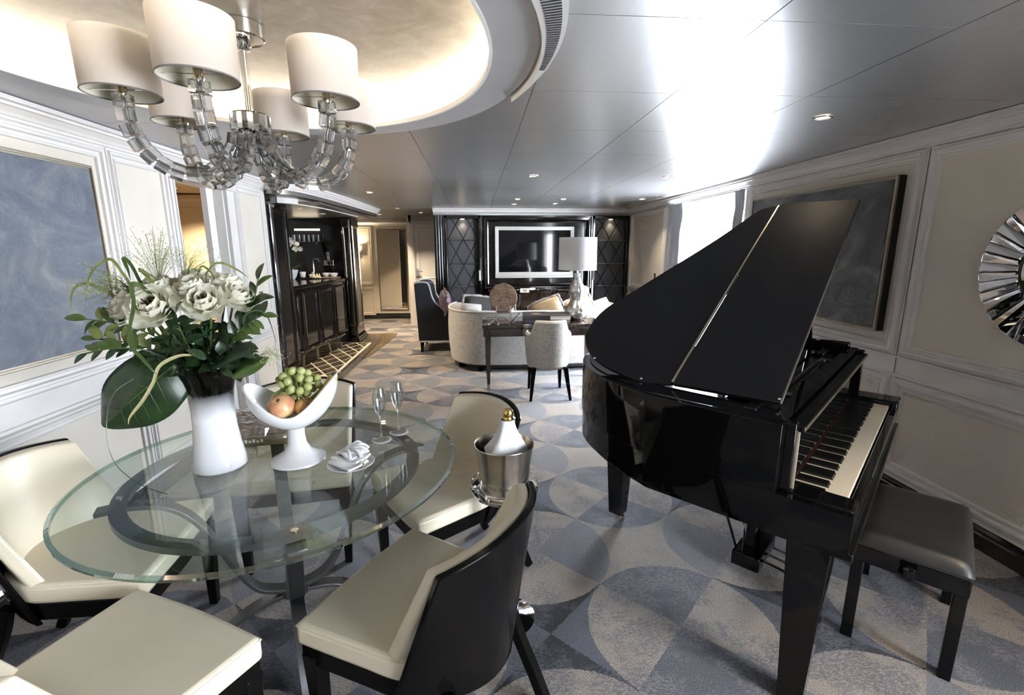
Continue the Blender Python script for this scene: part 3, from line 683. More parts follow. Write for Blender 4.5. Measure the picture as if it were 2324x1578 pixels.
# sunburst mirror
MC = (1.852, 1.394)
t = thing('sunburst_mirror', 'round sunburst mirror with radiating strips on the right wall', 'mirror', (XR-.004, MC[0], MC[1]))
WM = lambda a, b, c: (-c, a, b)
mb = MB(); mb.lathe([(.0001, .004), (.352, .004), (.352, .016), (.0001, .016)], 64, lambda x, y, z: WM(x, y, z)); mb.build('backing', 'frame_black', t)
NS = 44; a = math.pi/NS*.93
for k in range(NS):
    c = 2*math.pi*k/NS; ro, ri = .356, .178; tilt = .004*(1 if k % 2 else -1)
    def pt(r, da, h): return WM(r*math.cos(c+da), r*math.sin(c+da), h)
    vs = [pt(ri, -a, .016), pt(ro, -a, .016), pt(ro, a, .016), pt(ri, a, .016), pt(ri+.008, -a*.72, .024-tilt), pt(ro-.008, -a*.72, .024-tilt), pt(ro-.008, a*.72, .024+tilt), pt(ri+.008, a*.72, .024+tilt)]
    MB().add(vs, [(0,1,5,4),(1,2,6,5),(2,3,7,6),(3,0,4,7),(4,5,6,7)]).build('mirror_strip', 'mirror', t, smooth=0)
mb = MB(); mb.lathe([(.0001, .030), (.158, .030), (.170, .018), (.170, .014)], 48, lambda x, y, z: WM(x, y, z)); mb.build('centre_glass', 'mirror', t, smooth=20)
mb = MB(); mb.lathe([(.168, .016), (.168, .022), (.178, .022), (.178, .016)], 48, lambda x, y, z: WM(x, y, z)); mb.build('inner_ring', 'frame_black', t)
def switch(label, T, a, b, w=.06, h=.09, m='frame_black', rocker='frame_silver'):
    t = thing('light_switch', label, 'switch', T(a, b, 0)); W = lambda p, q, c: tuple(Vector(T(p, q, c))-Vector(t.location))
    MB().box(a-w/2, a+w/2, b-h/2, b+h/2, .001, .010, W).build('plate', m, t, bevel=.003, smooth=0)
    MB().box(a-w/4, a+w/4, b-h/3.2, b+h/3.2, .010, .014, W).build('rocker', rocker, t, bevel=.002, smooth=0)
switch('small black light switch on the cream panel left of the window', TR, 6.58, 1.10)
switch('silver light switch on the white wall panel beside the bar', TL, 4.55, 1.07, .075, .08, 'frame_silver', 'lamp_trim')

# ------------------------------------------------------------------ bar niche
NX0, NX1, NY0, NY1, NZ = -2.98, XL, 5.33, 7.92, 1.955
mb = MB(); mb.box(NX0-.1, NX0, NY0-.1, NY1+.1, 0, CZ); wall_bar = struct('wall_bar', mb, 'niche_white', smooth=0)
MB().box(NX0, XL-.02, NY0-.06, NY0, 0, CZ).build('niche_side_wall', 'niche_white', wall_bar, smooth=0)
wall_bar_end = struct('wall_bar_end', MB().box(NX0, -1.86, NY1-.06, NY1, 0, CZ), 'black_lacquer', smooth=0)
MB().box(NX0, -1.62, NY0-.02, NY1, NZ, NZ+.02).build('niche_ceiling', 'bar_metal_ceiling', wall_bar, smooth=0)
# black pilaster between white wall and bar
t = thing('pilaster', 'glossy black panelled pilaster where the white wall meets the bar', 'pilaster', (XL, 5.09, 0))
MB().box(-.02, .012, -.235, .25, 0, 2.03).build('shaft', 'black_lacquer', t, smooth=0)
W = lambda a, b, c: (.012+c, a, b)
MB().frame(-.12, .13, .30, 1.86, [(0, .0), (.01, .012), (.03, .016), (.05, .006), (.06, 0)], W).build('panel_moulding', 'black_lacquer', t, smooth=0)
MB().box(-.02, .035, -.235, .25, 0, .11).build('plinth', 'black_lacquer', t, bevel=.006, smooth=0)
# far pillar with fluted corner
t = thing('pillar', 'glossy black pillar with stepped plinth at the far end of the bar', 'pillar', (-1.90, 7.62, 0))
MB().box(-.08, .065, -.26, .26, .09, 1.98).build('shaft', 'black_lacquer', t, bevel=.05, smooth=40, segs=6)
for k in range(3): MB().box(-.10, .085+.02-.02*k, -.28-.02+.02*k, .28, .09+.035*k, .125+.035*k).build('plinth_step', 'black_lacquer', t, bevel=.004, smooth=0)
W = lambda a, b, c: (.065+c, a, b)
MB().frame(-.15, .15, .35, 1.80, [(0, .0), (.008, .010), (.022, .012), (.034, .0)], W).build('panel_moulding', 'hinge_brass', t, smooth=0)
W = lambda a, b, c: (a, -.26-c, b)
MB().frame(-.03, .03, .35, 1.80, [(0, .0), (.004, .008), (.010, .008), (.016, .0)], W).build('corner_bead', 'hinge_brass', t, smooth=0)
# marble plinth with diamond inlay
plat = [(XL-.02, 5.32), (-1.585, 5.24), (-1.575, 6.6), (-1.60, 8.05), (XL-.02, 8.1), (NX0, 8.1), (NX0, 5.34)]
bar_step = MB().prism(plat, 0, .082).build('bar_step', 'black_marble', None, bevel=.004, smooth=0); bar_step['kind'] = 'structure'
MB().prism([(-2.35, 5.36), (-1.62, 5.28), (-1.61, 7.28), (-2.05, 7.30), (-2.3, 7.3)], .082, .086).build('inlay_bed', 'cream_marble', bar_step, smooth=0)
dw, dh = .20, .34
for i in range(-2, 9):
    for j in range(-2, 14):
        cx = -2.45+i*dw + (dw/2 if j % 2 else 0); cy = 5.40+j*dh/2
        s = .88; p = clip([(cx-dw/2*s, cy), (cx, cy-dh/2*s), (cx+dw/2*s, cy), (cx, cy+dh/2*s)], -2.33, -1.65, 5.33, 7.26)
        if len(p) > 2 and abs(area2(p)) > .004: MB().prism(p, .086, .0885).build('diamond_tile', 'black_marble', bar_step, smooth=0)
thr = MB().prism([(-1.56, 6.5), (-1.50, 6.9), (-1.42, 8.05), (-1.42, 8.5), (-2.0, 8.5), (-2.0, 8.06), (-1.60, 8.05)], 0, .012).build('threshold', 'brown_marble', None, smooth=0); thr['kind'] = 'structure'
# bar cabinet: worktop and doors following a slightly angled front
bx = lambda y: -2.15 + (y-5.35)*(.20/1.95)
t = thing('bar_cabinet', 'glossy black bar cabinet with four framed doors under the worktop', 'cabinet', (-2.15, 5.35, .09))
W = lambda a, b, c: (c + (a-5.35)*(.20/1.95), a-5.35, b-.09)
MB().box(5.345, 7.34, .09, 1.03, -.55, -.01, W).box(7.34, 7.84, .09, 1.03, -.60, -.14, W).build('body', 'black_lacquer', t, smooth=0)
MB().box(5.345, 7.30, .09, .22, -.05, -.06, W).build('toe_kick', 'vent_dark', t, smooth=0)
for k in range(4):
    a0 = 5.37+k*.48; d = MB().box(a0, a0+.465, .235, 1.015, -.01, .006, W).build('door', 'black_lacquer', t, smooth=0)
    MB().frame(a0+.075, a0+.39, .32, .935, [(0, .006), (.006, .018), (.03, .022), (.05, .014), (.058, .006)], W).build('door_moulding', 'black_lacquer', d, smooth=0)
worktop = MB().box(5.34, 7.335, 1.03, 1.072, -.80, .025, lambda a, b, c: (-2.15+c+(a-5.35)*(.20/1.95), a, b)).box(7.335, 7.85, 1.03, 1.072, -.80, -.12, lambda a, b, c: (-2.15+c+(a-5.35)*(.20/1.95), a, b)).build('worktop', 'black_lacquer', None, bevel=.004, smooth=0)
tag(worktop, 'long polished black stone worktop on the bar cabinet', 'worktop')
# curved soffit over the bar with white crown
sof = smoothpath([(-1.985, 4.87), (-1.93, 4.80), (-1.83, 4.83), (-1.735, 5.08), (-1.675, 5.55), (-1.63, 6.3), (-1.60, 7.2), (-1.575, 8.05)], 8)
soff = MB().band(sof, .03, 2.0, CZ+.003).build('trim_6', 'bar_metal_ceiling', None); soff['kind'] = 'structure'
mb = MB()
for o, z0, z1 in ((.012, 2.04, 2.06), (.030, 2.06, 2.075), (.045, 2.075, 2.095), (.062, 2.095, CZ+.002)): mb.band(sof, -o, z0, z1)
mb.build('soffit_crown', 'trim', soff)
MB().prism([(x-.002, y) for x, y in sof] + [(NX0, 8.05), (NX0, 5.0), (XL-.001, 5.0)], 2.0, 2.01).build('soffit_panel', 'bar_metal_ceiling', soff, smooth=0)
MB().band(smoothpath([(-1.97, 5.1), (-1.84, 5.3), (-1.74, 6.0), (-1.70, 7.3)], 6), .008, NZ-.01, 2.0).build('soffit_bead', 'trim', soff)
downlight('recessed downlight in the bar ceiling, nearer one', -2.03, 5.89, NZ, 40, 120, group='bar downlights'); downlight('recessed downlight in the bar ceiling, farther one', -2.04, 6.77, NZ, 40, 120, group='bar downlights')
# bar back panel, glass shelf, glow strip, glasses
t = thing('wall_shelf', 'glass shelf with small brackets on the black bar back panel', 'shelf', (-2.6, NY1-.06, 1.60))
MB().box(-.24, .24, -.16, 0, 0, .008).build('shelf_glass', 'glass_edge', t, smooth=0)
for x in (-.15, .15): MB().box(x-.006, x+.006, -.10, 0, -.03, 0).build('bracket', 'chrome', t, smooth=0)
strip = thing('strip_light', 'warm light strip glowing above the bar glasses', 'light', (-2.62, NY1-.06, 1.775))
MB().box(-.19, .19, -.02, 0, 0, .026).build('diffuser', 'lens_glow', strip, bevel=.004, smooth=0)
MB().box(-.20, .20, -.026, 0, .026, .034).build('cover', 'frame_black', strip, smooth=0)
tumb = MB().lathe([(.0001, 0), (.030, 0), (.034, .10), (.031, .10), (.028, .008), (.0001, .008)], 16).mesh('tumbler'); tumb.materials.append(MATS['clear_glass'])
stemw = MB().lathe([(.0001, 0), (.028, .002), (.004, .006), (.004, .06), (.026, .085), (.030, .12), (.026, .155), (.0245, .155), (.028, .12), (.0001, .068)], 16).mesh('wine_glass'); stemw.materials.append(MATS['clear_glass'])
for k in range(6):
    o = link('tumbler', tumb, None, None, (-2.80+.072*k, NY1-.13, 1.6085)); tag(o, ['tumbler at the left end of the bar shelf', 'second tumbler from the left on the bar shelf', 'third tumbler from the left on the bar shelf', 'fourth tumbler from the left on the bar shelf', 'fifth tumbler from the left on the bar shelf', 'tumbler at the right end of the bar shelf'][k], 'glass', 'glasses on the bar shelf')
# small things on the worktop
WZ = 1.0725
t = thing('orchid_plant', 'white orchid plant in a round white bowl on the bar', 'plant', (-2.60, 6.95, WZ))
MB().lathe([(.0001, 0), (.055, 0), (.085, .05), (.105, .12), (.108, .135), (.100, .135), (.08, .06), (.0001, .05)], 28).build('pot', 'ceramic_white', t)
for k, (a, L, w, lift) in enumerate(((20, .20, .045, .05), (-25, .22, .05, .03), (80, .20, .045, .16), (150, .18, .045, .10), (215, .16, .04, .06), (300, .17, .04, .02), (100, .26, .04, .26))):
    ca, sa = math.cos(R(a)), math.sin(R(a))
    fn = lambda u, v: ((.02+L*u)*ca - (v-.5)*2*w*math.sin(math.pi*min(1, u*.95+.05))**.7*sa, (.02+L*u)*sa + (v-.5)*2*w*math.sin(math.pi*min(1, u*.95+.05))**.7*ca, .13+lift*4*u*(1-u*.55)*.9 + .02*abs(v-.5))
    MB().grid(fn, 8, 4).build('leaf', 'leaf_mid' if k % 2 else 'leaf_dark', t, smooth=80)
for k in range(3):
    MB().tube(smoothpath([(0, 0, .12), (-.05+.02*k, .02*k, .30), (-.06+.03*k, .03*k-.02, .45), (.02+.02*k, .03*k-.05, .52), (.16+.02*k, .02*k-.08, .44)], 5), .003, 6).build('stalk', 'stem_brown', t)
flm = MB()
for k in range(5):
    a = 2*math.pi*k/5+.3; w = .024 if k in (0, 2) else .018
    fn = lambda u, v: (.036*u*math.cos(a)-(v-.5)*2*w*math.sin(math.pi*(u*.8+.12))*math.sin(a), .036*u*math.sin(a)+(v-.5)*2*w*math.sin(math.pi*(u*.8+.12))*math.cos(a), .008*u)
    flm.grid(fn, 4, 3)
flme = flm.mesh('bloom', 80); flme.materials.append(MATS['petal_white'])
for k in range(16):
    u = k/15; o = link('bloom', flme, None, t, (-.10+.28*u+rnd.uniform(-.03, .03), -.06+rnd.uniform(-.04, .04), .50+.05*math.sin(u*3.1)-.10*u*u+rnd.uniform(-.035, .03)), (R(70+rnd.uniform(-35, 35)), rnd.uniform(-.6, .6), rnd.uniform(-1, 1)))
cupm = MB().lathe([(.0001, 0), (.026, 0), (.038, .075), (.036, .075), (.024, .006), (.0001, .006)], 18).mesh('cup'); cupm.materials.append(MATS['ceramic_white'])
def cup(label, x, y, z=WZ, s=1.0, handle=True):
    t = thing('cup', label, 'cup', (x, y, z), R(rnd.uniform(0, 360)), 'white cups on the bar', s); link('cup_body', cupm, None, t)
    if handle: MB().tube([(.034, 0, .06), (.055, 0, .058), (.060, 0, .038), (.050, 0, .02), (.030, 0, .018)], .005, 6).build('handle', 'ceramic_white', t)
    return t
cup('tall white cup next to the orchid bowl on the bar', -2.52, 7.2, WZ, 1.25); cup('small white cup behind the tall one on the bar', -2.45, 7.32, WZ, .7)
t = thing('serving_board', 'wooden serving board holding white snack bowls on the bar', 'board', (-2.18, 7.30, WZ)); MB().lathe([(.0001, 0), (.16, 0), (.165, .012), (.0001, .014)], 28, None, 1.0, 1.2).build('board', 'tray_wood', t)
bowlm = MB().lathe([(.0001, 0), (.035, 0), (.062, .035), (.065, .055), (.061, .055), (.055, .03), (.0001, .012)], 20).mesh('bowl'); bowlm.materials.append(MATS['ceramic_white'])
for k, (x, y, lab) in enumerate(((-2.23, 7.36, 'white snack bowl on the left of the serving board'), (-2.12, 7.34, 'white snack bowl on the right of the serving board'))):
    o = link('snack_bowl', bowlm, None, None, (x, y, WZ+.0145)); tag(o, lab, 'bowl', 'snack bowls on the board')
t = thing('canape_plate', 'white plate of pointed cream canapes on the bar', 'plate', (-2.30, 7.12, WZ)); MB().lathe([(.0001, 0), (.05, .002), (.085, .014), (.083, .016), (.0001, .006)], 22).build('plate', 'ceramic_white', t)
for k in range(7): MB().lathe([(.016, .006), (.013, .03), (.0005, .075)], 8).build('canape', 'food_cream', t, (.045*math.cos(k*.9), .045*math.sin(k*.9), 0))
t = thing('bar_tap', 'slim chrome tap rising from the bar worktop', 'tap', (-2.47, 7.55, WZ)); MB().tube(smoothpath([(0, 0, 0), (0, 0, .20), (.02, -.01, .26), (.08, -.03, .27), (.10, -.04, .23)], 5), .009, 8).build('spout', 'chrome', t); MB().tube([(0, 0, .05), (.05, .01, .07)], .006, 8).build('lever', 'chrome', t); MB().lathe([(.022, 0), (.022, .02), (.012, .03)], 16).build('base', 'chrome', t)
t = thing('coffee_tin', 'small metal tin with coloured foot on the bar', 'tin', (-2.44, 7.38, WZ)); MB().lathe([(.0001, 0), (.028, 0), (.028, .02), (.0285, .022)], 18).build('foot', 'leaf_mid', t); MB().lathe([(.028, .02), (.028, .085), (.0001, .085)], 18).build('body', 'frame_silver', t)
t = thing('drinks_tray', 'low black tray beside the orchid on the bar', 'tray', (-2.50, 7.05, WZ)); MB().box(-.03, .25, .0, .30, 0, .008).build('tray', 'frame_black', t, bevel=.003); MB().frame(-.025, .245, .005, .295, [(0, .008), (0, .02), (.005, .02), (.005, 0)], lambda a, b, c: (a, b, c)).build('rim', 'frame_black', t, smooth=0)
t = thing('power_outlet', 'silver double power outlet with a black plug on the bar wall', 'outlet', (-2.33, NY1-.061, 1.275)); MB().box(-.075, .075, -.008, 0, -.042, .042).build('plate', 'lamp_trim', t, bevel=.003, smooth=0); MB().box(.035, .062, -.010, -.006, -.03, .03).build('switch', 'frame_black', t, smooth=0); MB().lathe([(.0001, .03), (.02, .03), (.022, .006)], 14, lambda x, y, z: (x+.005, -z, y)).build('plug', 'frame_black', t); MB().tube(smoothpath([(.005, -.03, -.01), (-.0, -.05, -.08), (-.05, -.10, -.13), (-.10, -.2, -.16)], 5), .004, 6).build('cord', 'frame_black', t)
t = thing('wall_handset', 'slim white handset standing on the outlet of the bar wall', 'handset', (-2.33, NY1-.062, 1.32)); MB().box(-.026, .026, -.02, 0, 0, .13).build('body', 'white_plastic', t, bevel=.008); MB().box(-.016, .016, -.022, -.019, .06, .11).build('keypad', 'lamp_trim', t, smooth=0)

# ------------------------------------------------------------------ hallway: mirror, door
t = thing('wall_mirror', 'tall narrow framed mirror on the cream hallway wall', 'mirror', (-1.775, YH, .165)); W = lambda a, b, c: (a, -c, b)
MB().box(-.30, .30, .02, 1.73, .004, .010, W).build('glass', 'mirror', t, smooth=0); MB().frame(-.28, .28, .04, 1.71, [(0, .010), (.004, .020), (.018, .022), (.026, .004)], W).build('bevel_frame', 'frame_silver', t, smooth=0)
wall_door = struct('wall_side_hall', MB().box(-1.27, -.45, 9.42, 9.54, 1.98, CZ).box(-1.30, -1.22, 9.42, YH, 0, CZ), 'trim', smooth=0)
mb = MB(); mb.box(-1.235, -1.165, 9.40, 9.46, 0, 2.0); mb.box(-1.235, -.42, 9.40, 9.46, 1.955, 2.02); door2 = struct('door_2', mb, 'trim', bevel=.008, smooth=0)
MB().box(-1.165, -.42, 9.415, 9.455, .005, 1.955).build('door_leaf', 'door_white', door2, smooth=0)
MB().frame(-1.08, -.52, .95, 1.86, [(0, .0), (.006, .008), (.02, .008), (.026, 0)], lambda a, b, c: (a, 9.415-c, b)).build('door_moulding', 'door_white', door2, smooth=0)
MB().frame(-1.08, -.52, .15, .80, [(0, .0), (.006, .008), (.02, .008), (.026, 0)], lambda a, b, c: (a, 9.415-c, b)).build('door_moulding', 'door_white', door2, smooth=0)
MB().box(-1.155, -1.105, 9.400, 9.416, .97, 1.11).build('lock_plate', 'chrome', door2, bevel=.003, smooth=0); MB().tube([(-1.13, 9.40, 1.06), (-1.13, 9.35, 1.06), (-1.02, 9.35, 1.06)], .010, 8).build('door_handle', 'chrome', door2)
struct('wall_hall_left', MB().box(-4.2, -4.1, 8.0, YH, 0, CZ).box(-4.1, -1.97, 8.09, 8.14, .0, CZ), 'hall_cream', smooth=0)
sconce = thing('wall_sconce', 'warm wall light washing the cream hallway panel', 'lamp', (-2.42, YH-.02, 1.45)); MB().lathe([(.035, 0), (.05, .12), (.048, .12), (.033, 0)], 20, lambda x, y, z: (x, y*.6-.05, z)).build('shade', 'shade_white', sconce); MB().box(-.02, .02, -.03, .018, -.03, .02).build('bracket', 'hinge_brass', sconce)
d = bpy.data.lights.new('sconce_bulb', 'POINT'); d.energy = 30; d.color = (1, .78, .5); d.shadow_soft_size = .03; l = bpy.data.objects.new('sconce_bulb', d); col.objects.link(l); l.parent = sconce; l.location = (0, -.06, .07)

# ------------------------------------------------------------------ media wall
TB = lambda a, b, c: (a, YB - c, b)
wall_back = struct('wall_back', MB().box(-.62, 2.7, YB, YB+.5, 0, CZ).box(-.62, -.5, YB, 9.45, 0, CZ), 'black_lacquer', smooth=0)
sweep('trim_7', TB, [(0, 2.015), (.03, 2.015), (.04, 2.035), (.09, 2.06), (.10, 2.09), (.13, 2.095), (.13, CZ), (0, CZ)], -.66, XR, 'trim')
def display_cabinet(x0, x1, label):
    t = thing('display_cabinet', label, 'cabinet', ((x0+x1)/2, YB, 0)); h = (x1-x0)/2; W = lambda a, b, c: (a, -c, b)
    MB().box(-h, h, .06, 2.01, .002, .02, W).build('back', 'vent_dark', t, smooth=0)
    mb = MB(); mb.box(-h, -h+.045, .0, 2.01, .02, .11, W); mb.box(h-.045, h, .0, 2.01, .02, .11, W); mb.box(-h, h, 1.955, 2.01, .02, .11, W); mb.box(-h, h, 0, .12, .02, .11, W); mb.build('frame', 'black_lacquer', t, bevel=.01)
    i = h-.048; dw, dh = 2*i/2, .43
    for r in range(-1, 12):
        for c in range(-1, 4):
            cx = -i+c*dw+(dw/2 if r % 2 else 0); cy = .14+r*dh/2; s = .95
            p = clip([(cx-dw/2*s, cy), (cx, cy-dh/2*s), (cx+dw/2*s, cy), (cx, cy+dh/2*s)], -i, i, .125, 1.95)
            if len(p) > 2 and abs(area2(p)) > .003:
                q = [(cx+(x-cx)*.93, cy+(y-cy)*.93) for x, y in p]; n = len(p)
                MB().add([W(x, y, .02) for x, y in p]+[W(x, y, .028) for x, y in q], [tuple(range(n, 2*n))]+[(k, (k+1) % n, n+(k+1) % n, n+k) for k in range(n)]).build('quilted_panel', 'quilt_leather', t, smooth=0)
    for z in (1.622, 1.25, .885): MB().box(-i, i, z-.004, z+.004, .02, .10, W).build('glass_shelf', 'glass_edge', t, smooth=0)
    MB().lathe([(.0001, 0), (.03, 0), (.03, .006), (.0001, .006)], 16, lambda x, y, z: W(x, 1.949+z, .07+y)).build('cabinet_light', 'lens_glow', t)
    d = bpy.data.lights.new('cabinet_beam', 'SPOT'); d.energy = 7; d.spot_size = R(100); d.spot_blend = .8; d.color = (1, .82, .58); d.shadow_soft_size = .02; l = bpy.data.objects.new('cabinet_beam', d); col.objects.link(l); l.parent = t; l.location = (0, -.075, 1.93)
    return t
c1 = display_cabinet(-.49, .09, 'black display cabinet with quilted diamond back, left of the television'); c2 = display_cabinet(1.90, 2.50, 'black display cabinet with quilted diamond back, right of the television')
for t, x in ((c1, .26), (c2, -.27)):
    MB().tube([(x, -.13, .99), (x, -.13, 1.14)], .014, 8).build('door_handle', 'white_plastic', t); MB().box(x-.012, x+.012, -.125, -.11, .98, 1.15).build('handle_plate', 'white_plastic', t, bevel=.004)
t = thing('corner_column', 'fluted glossy black rounded column at the corner of the media wall', 'column', (-.57, YB, 0))
for k in range(4): MB().tube([(-.055+.04*k, -.075+.012*abs(k-1.2), 0), (-.055+.04*k, -.075+.012*abs(k-1.2), 2.01)], .03, 12).build('flute', 'black_lacquer', t)
MB().box(-.08, .08, -.08, .0, 0, 2.01).build('core', 'black_lacquer', t, bevel=.03)
t = thing('media_panel', 'glossy black panelled unit with ledge behind the television', 'cabinet', (.995, YB, 0)); W = lambda a, b, c: (a, -c, b)
MB().box(-.895, .895, 0, 2.01, .002, .04, W).build('back_panel', 'black_lacquer', t, smooth=0)
MB().frame(-.78, .78, .93, 1.90, [(0, .04), (.006, .055), (.02, .06), (.03, .05), (.045, .085), (.075, .09), (.085, .04)], W).build('panel_moulding', 'black_lacquer', t, smooth=0)
MB().box(-.80, .80, .80, .84, .04, .14, W).build('ledge', 'macassar', t, bevel=.01); 
for k in range(3): MB().box(-.79+.53*k, -.79+.52+.53*k, .10, .78, .04, .075, W).build('drawer', 'macassar', t, bevel=.006)
for x in (-.897, .891): MB().box(x, x+.006, 0.85, 2.0, .04, .10, W).build('edge_strip', 'chrome', t, smooth=0)
MB().lathe([(.0001, 0), (.05, 0), (.05, .004)], 18, lambda x, y, z: W(x-.08, .845+y*.28, .142+z)).build('ledge_light', 'lens_glow', t)
t = thing('television', 'black flat television in a wide silver frame on the media wall', 'television', (.958, YB-.06, 1.02)); W = lambda a, b, c: (a, -c, b)
MB().box(-.645, .645, .0, .82, -.018, .02, W).build('frame_body', 'tv_silver', t, bevel=.004, smooth=0)
MB().frame(-.585, .585, .095, .76, [(0, .018), (0, .026), (.055, .032), (.058, .020)], W).build('bezel', 'tv_silver', t, smooth=0)
MB().box(-.588, .588, .092, .763, .020, .0225, W).build('screen', 'screen', t, smooth=0)
t = thing('power_outlet', 'white power outlet under the ledge of the media wall', 'outlet', (.79, YB-.145, .82)); MB().box(-.075, .075, -.010, .0, -.035, .035).build('plate', 'white_plastic', t, bevel=.003); MB().box(-.03, .03, -.012, -.009, -.02, .02).build('socket', 'lamp_trim', t, smooth=0); MB().box(.0, .012, -.013, -.010, -.006, .006).build('pin', 'frame_black', t, smooth=0)

# ------------------------------------------------------------------ sofa group
def pillow(name, label, cx, cy, cz, w, h, th, rot, m, fringe=True, fm='fringe', parent_group=None):
    t = thing(name, label, 'cushion', (cx, cy, cz)); t.rotation_euler = rot
    def side(sg):
        def fn(u, v):
            a, b = 2*u-1, 2*v-1; k = max(0, (1-a**4)*(1-b**4))**.5
            return (w/2*a*(1-.06*b*b), sg*th/2*k, h/2*b*(1-.06*a*a)+h/2)
        return fn
    mb = MB(); mb.grid(side(1), 10, 10); mb.grid(side(-1), 10, 10); mb.build('cover', m, t, smooth=80)
    if fringe:
        P = []
        for k in range(64):
            s = k/16; e = int(s); f = (s-e)*2-1; a, b = ((f, -1), (1, f), (-f, 1), (-1, -f))[e]
            P.append((w/2*a*(1-.06*b*b)*1.02, rnd.uniform(-.006, .006), h/2*b*(1-.06*a*a)*1.02+h/2))
        MB().tube(P, [rnd.uniform(.010, .022) for _ in P], 6, closed=True).build('fringe', fm, t, smooth=60)
    return t
t = thing('sofa', 'curved light grey woven sofa with ivory piping seen from behind', 'sofa', (.75, 6.0, 0))
so = smoothpath([(-1.02, .80), (-1.09, .45), (-1.08, .10), (-.98, -.17), (-.80, -.31), (-.50, -.36), (.0, -.37), (.50, -.36), (.80, -.31), (.98, -.17), (1.08, .10), (1.09, .45), (1.02, .80)], 6)
def sofa_back(z0, z1, out, th, bulge):
    n = len(so); dirs = []
    for i in range(n):
        d = (Vector(so[min(n-1, i+1)])-Vector(so[max(0, i-1)])).normalized(); dirs.append((d.y, -d.x))
    def fo(u, v):
        i = min(n-1, int(u*(n-1)+.5)); b = bulge*math.sin(math.pi*min(1, max(0, v)))+.02*v
        return (so[i][0]+dirs[i][0]*(out+b), so[i][1]+dirs[i][1]*(out+b), z0+(z1-z0)*v)
    def fi(u, v):
        i = min(n-1, int(u*(n-1)+.5)); return (so[i][0]-dirs[i][0]*(th-out), so[i][1]-dirs[i][1]*(th-out), z0+(z1-z0)*v)
    return MB().grid(fo, n-1, 8, None, fi)
sofa_back(.09, .745, 0, .17, .02).build('back', 'sofa_weave', t, smooth=70, bevel=.015)
P = []; n = len(so)
for i in range(n):
    d = (Vector(so[min(n-1, i+1)])-Vector(so[max(0, i-1)])).normalized(); P.append((so[i][0]+d.y*.018, so[i][1]-d.x*.018, .748))
MB().tube(P, .011, 8).build('piping', 'piping_ivory', t)
MB().prism([(x*.90, y*.80+.02) for x, y in so], .12, .42).build('seat', 'sofa_weave', t, bevel=.03)
MB().prism([(x*.88, y*.78+.02) for x, y in so], .03, .10).build('base', 'frame_black', t, smooth=0)
for x, y in ((-.95, .0), (.95, .0), (-.7, -.25), (.7, -.25), (-.9, .65), (.9, .65)): MB().lathe([(.0001, 0), (.03, 0), (.04, .02), (.04, .05), (.0001, .05)], 14).build('foot', 'dark_wood', t, (x, y, 0))
pillow('cushion', 'taupe satin cushion with fringed edge at the left end of the sofa', .04, 5.93, .50, .46, .42, .16, (R(-18), R(8), R(24)), 'taupe_satin')
pillow('cushion', 'dark maroon cushion between the taupe cushion and the stone disc', .28, 5.98, .50, .44, .38, .14, (R(-18), R(-4), R(-6)), 'maroon_satin', True)
pillow('cushion', 'small ivory bolster cushion on the left arm of the sofa', -.07, 5.80, .735, .26, .10, .12, (R(-8), R(6), R(10)), 'white_fabric', False)
pillow('cushion', 'gold satin cushion with fringe to the left of the silver lamp', .98, 5.95, .48, .44, .40, .14, (R(-14), R(-22), R(-8)), 'gold_satin')
pillow('cushion', 'gold satin cushion with fringe to the right of the silver lamp', 1.40, 5.97, .48, .42, .42, .14, (R(-14), R(-18), R(12)), 'gold_satin')
pillow('cushion', 'plain white cushion at the right end of the sofa', 1.62, 5.98, .47, .42, .38, .14, (R(-16), R(-24), R(-16)), 'white_fabric', False)
# armchair seen from its side, facing right
t = thing('armchair', 'charcoal velvet wing armchair with silver piping and mauve cushion', 'armchair', (-.50, 7.26, 0)); t['label'] = 'charcoal velvet armchair with silver piping beside the sofa'
def arm_prof():
    return smoothpath([(-.385, 1.0), (-.30, 1.015), (-.20, 1.0), (-.165, .90), (-.14, .80), (-.08, .70), (.02, .63), (.14, .60), (.36, .595)], 5)
ap = arm_prof()
side = [(-.345, .17), (.36, .17)] + [(x, z) for x, z in ap[::-1]]
for y, nm in ((-.38, 0), (.30, 1)):
    MB().prism(side, 0, .075, lambda a, b, c: (a, y+c, b)).build('side_panel', 'charcoal_velvet', t, bevel=.01)
    MB().tube([(x, y+.0375, z+.004) for x, z in ap], .018, 8).build('piping', 'piping_silver', t)
MB().prism([(-.345, .17), (-.20, .17), (-.10, .62), (-.17, 1.0), (-.385, 1.0)], -.305, .30, lambda a, b, c: (a, c, b)).build('backrest', 'charcoal_velvet', t, bevel=.03)
MB().box(-.2, .36, -.305, .30, .17, .45).build('seat', 'charcoal_velvet', t, bevel=.04)
MB().box(-.345, .36, -.382, .382, .155, .175).build('base_band', 'piping_silver', t, smooth=0)
for x in (-.30, .30):
    for y in (-.33, .33): MB().frustum((x-.01, y, 0, .016, .016), (x, y, .16, .028, .028)).build('leg', 'dark_wood', t)
pillow('cushion', 'mauve ruched satin cushion with grey fringe on the armchair', -.50, 7.08, .53, .36, .36, .16, (R(6), R(-20), R(100)), 'mauve_satin')

